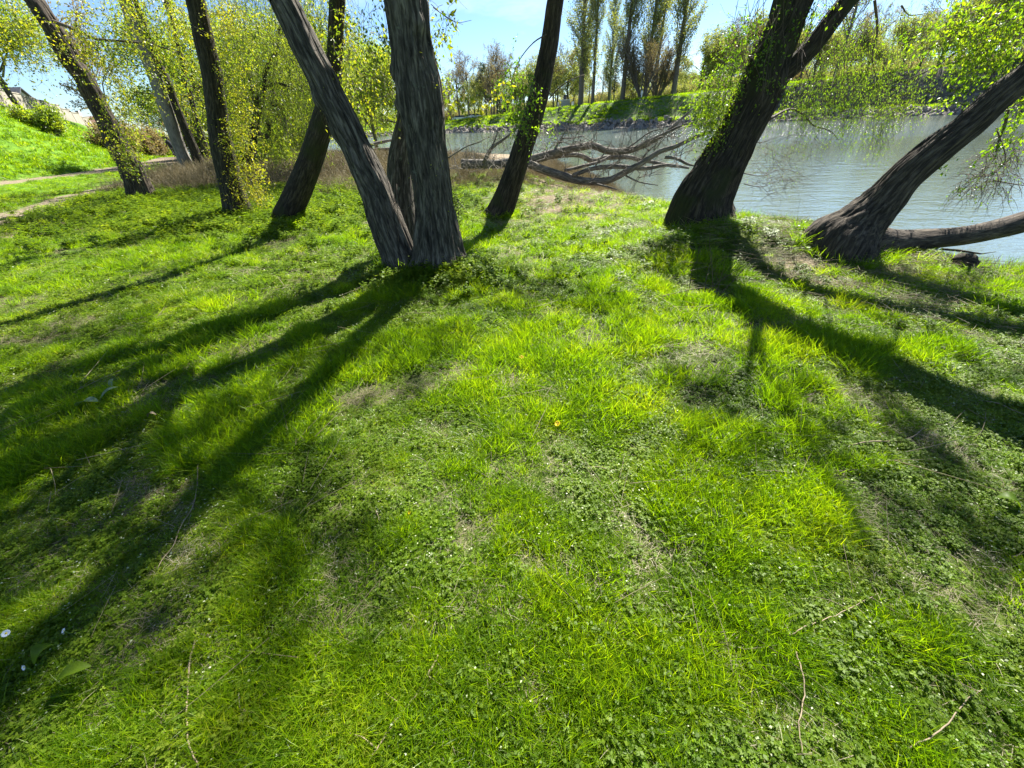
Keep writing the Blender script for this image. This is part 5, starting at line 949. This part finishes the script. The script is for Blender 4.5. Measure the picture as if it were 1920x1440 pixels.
# ------------------------------------------------------------------ small far things
def person(loc, h, face, cloth, label, name='person', stride=.2):
    me = bpy.data.meshes.new('body'); s = h/1.75; c_, s_ = math.cos(face), math.sin(face)
    J = [(0,0,.95,.14),(0,0,1.2,.15),(0,.0,1.42,.15),(0,.02,1.52,.06),(0,.03,1.64,.10),(0,.03,1.74,.07)]; E = [(0,1),(1,2),(2,3),(3,4),(4,5)]
    def add(p, par): J.append(p); E.append((par, len(J)-1)); return len(J)-1
    for sd in (-1, 1):
        a = add((sd*.10, 0, .88, .10), 0); k = add((sd*.11, sd*stride*.5, .48, .065), a); f = add((sd*.11, sd*stride-.03, .08, .05), k); add((sd*.11, sd*stride+.14, .04, .04), f)
        a = add((sd*.2, 0, 1.40, .06), 2); k = add((sd*.25, -sd*.06, 1.12, .045), a); f = add((sd*.25, -sd*stride*.6+.08, .88, .035), k); add((sd*.25, -sd*stride*.6+.12, .78, .03), f)
    me.from_pydata([(loc[0]+(x*c_-y*s_)*s, loc[1]+(x*s_+y*c_)*s, loc[2]+z*s) for x, y, z, r in J], E, [])
    o = bpy.data.objects.new(name, me); C.objects.link(o); me.materials.append(cloth); me.skin_vertices.new() if False else None
    md = o.modifiers.new('skin', 'SKIN'); 
    for i, (x, y, z, r) in enumerate(J): me.skin_vertices[0].data[i].radius = (r*s, r*s)
    me.skin_vertices[0].data[0].use_root = True; o.modifiers.new('sub', 'SUBSURF').levels = 1
    hm = MB(); q = (loc[0], loc[1], loc[2]+1.70*s); V = []; tube(hm, [np.array(q)+(0,0,-.04*s), np.array(q)+(0,0,.02*s), np.array(q)+(0,0,.07*s)], [.108*s, .115*s, .07*s], 10, cap=True); h_ = bpy.data.objects.new('hair', hm.mesh('hair', [M_DARK])); C.objects.link(h_); h_.parent = o
    tag(o, label, 'person'); return o
def try_person(*a, **k):
    try: return person(*a, **k)
    except Exception as e: print('person failed', e)
pp = (-31.6, 49.0); pd = ray(320, 275); sc_p = 58 / math.hypot(pd[0], pd[1]); pX, pY = pd[0]*sc_p, pd[1]*sc_p
PERSON_AT = (pX, pY, float(tz(pX, pY)))
try_person(PERSON_AT, 1.75, 1.0, M_DARK, 'person in dark clothes walking on the far end of the left path', stride=.25)
p, _ = farspot(1200, 15); try_person(tuple(p), 1.7, .5, M_WCL, 'person in pale clothes standing before the dark willow bush on the far bank', stride=.05)
# white sign-like kiosk on the far bank
p, _ = farspot(1060, 19); ko = empty('kiosk', p, 'small dark kiosk with a white flat roof on the far bank behind the leaning tree', 'kiosk'); a, b, c = MB(), MB(), MB()
box(a, p + (0, 0, .65), (.95, .8, .75), rot=.2); box(b, p + (0, 0, 1.5), (1.25, 1.0, .09), rot=.2); box(c, p + (-.15, 0, 2.1), (.35, .3, .5), rot=.2)
a.obj('cabin', [M_METAL], ko, flat=(0,)); b.obj('roof', [M_WCL], ko, flat=(0,)); c.obj('vent_box', [M_DARK], ko, flat=(0,))
for sx in (-1, 1):
    c = MB(); box(c, p + (sx*1.9, -.2, .55), (.05, .5, .55), rot=.5*sx); c.obj('side_panel', [M_WCL], ko, flat=(0,))
def lamp(px, ex, h, label):
    p, _ = farspot(px, ex); root = empty('street_lamp', p, label, 'street lamp', 'lamps on the far bank'); a = MB(); tube(a, [p-(0,0,.3), p+(0,0,h*.5), p+(0,0,h*.93), p+(.15,0,h*.985), p+(.6,0,h), p+(1.1,0,h*.995)], [.09,.07,.055,.05,.045,.04], 8, cap=True); a.obj('pole', [M_METAL], root); b = MB(); box(b, p+(1.4,0,h*.985), (.4,.14,.07)); b.obj('lamp_head', [M_METAL], root, flat=(0,))
lamp(1127, 24, 9, 'tall curved street lamp in the gap between the poplars'); lamp(1143, 40, 6, 'shorter street lamp right of the tall one between the poplars')
def car(px, ex, col, rz, label):
    p, _ = farspot(px, ex); root = empty('parked_car', p, label, 'car', 'cars parked on the far bank'); cc, ss = math.cos(rz), math.sin(rz); paint = plain('car_paint', col, .35, .03)
    def lathe_profile(prof, wd, mat, nm):
        mb = MB(); n = len(prof); V = []
        for sgn, k in ((-1, 1.0), (1, 1.0)):
            for (x, z, q) in prof: V.append((p[0]+x*cc-sgn*wd*q*ss, p[1]+x*ss+sgn*wd*q*cc, p[2]+z))
        Q = [(i, (i+1) % n, n+(i+1) % n, n+i) for i in range(n)]; h = n//2
        for o_ in (0, n): Q += [(o_+i, o_+i+1, o_+n-2-i, o_+n-1-i) for i in range(h-1)]
        mb.add(V, Q); mb.obj(nm, [mat], root, flat=(0,))
    lathe_profile([(-2.1,.35,.95),(-2.15,.75,.95),(-1.9,.95,.97),(-.9,1.0,1),(.9,1.0,1),(1.7,.9,.97),(2.1,.75,.93),(2.1,.35,.93),(.9,.28,.97),(-.9,.28,.97)], .86, paint, 'body')
    lathe_profile([(-1.75,.98,.92),(-1.2,1.38,.8),(-.3,1.46,.8),(.4,1.42,.8),(1.2,.99,.92),(-.2,.98,.92)], .84, M_GLASS, 'cabin')
    for x in (-1.3, 1.35):
        for sgn in (-1, 1):
            w_ = MB(); c = np.array((p[0]+x*cc-sgn*.78*ss, p[1]+x*ss+sgn*.78*cc, p[2]+.32)); ax = np.array((-ss, cc, 0)); tube(w_, [c-ax*.1, c+ax*.1], [.32, .32], 14, cap=True); w_.obj('wheel', [M_DARK], root)
for px, ex, col, rz, lb in [(858, 26, (.75,.76,.78), .2, 'white parked car, leftmost of those behind the far bank trees'), (880, 30, (.30,.38,.50), .15, 'blue-grey parked car in the middle of the far parked row'), (892, 30, (.70,.72,.75), .15, 'silver parked car right of the blue-grey one'), (868, 29, (.12,.13,.15), .1, 'dark parked car between the white and the blue-grey one')]:
    car(px, ex, col, rz, lb)
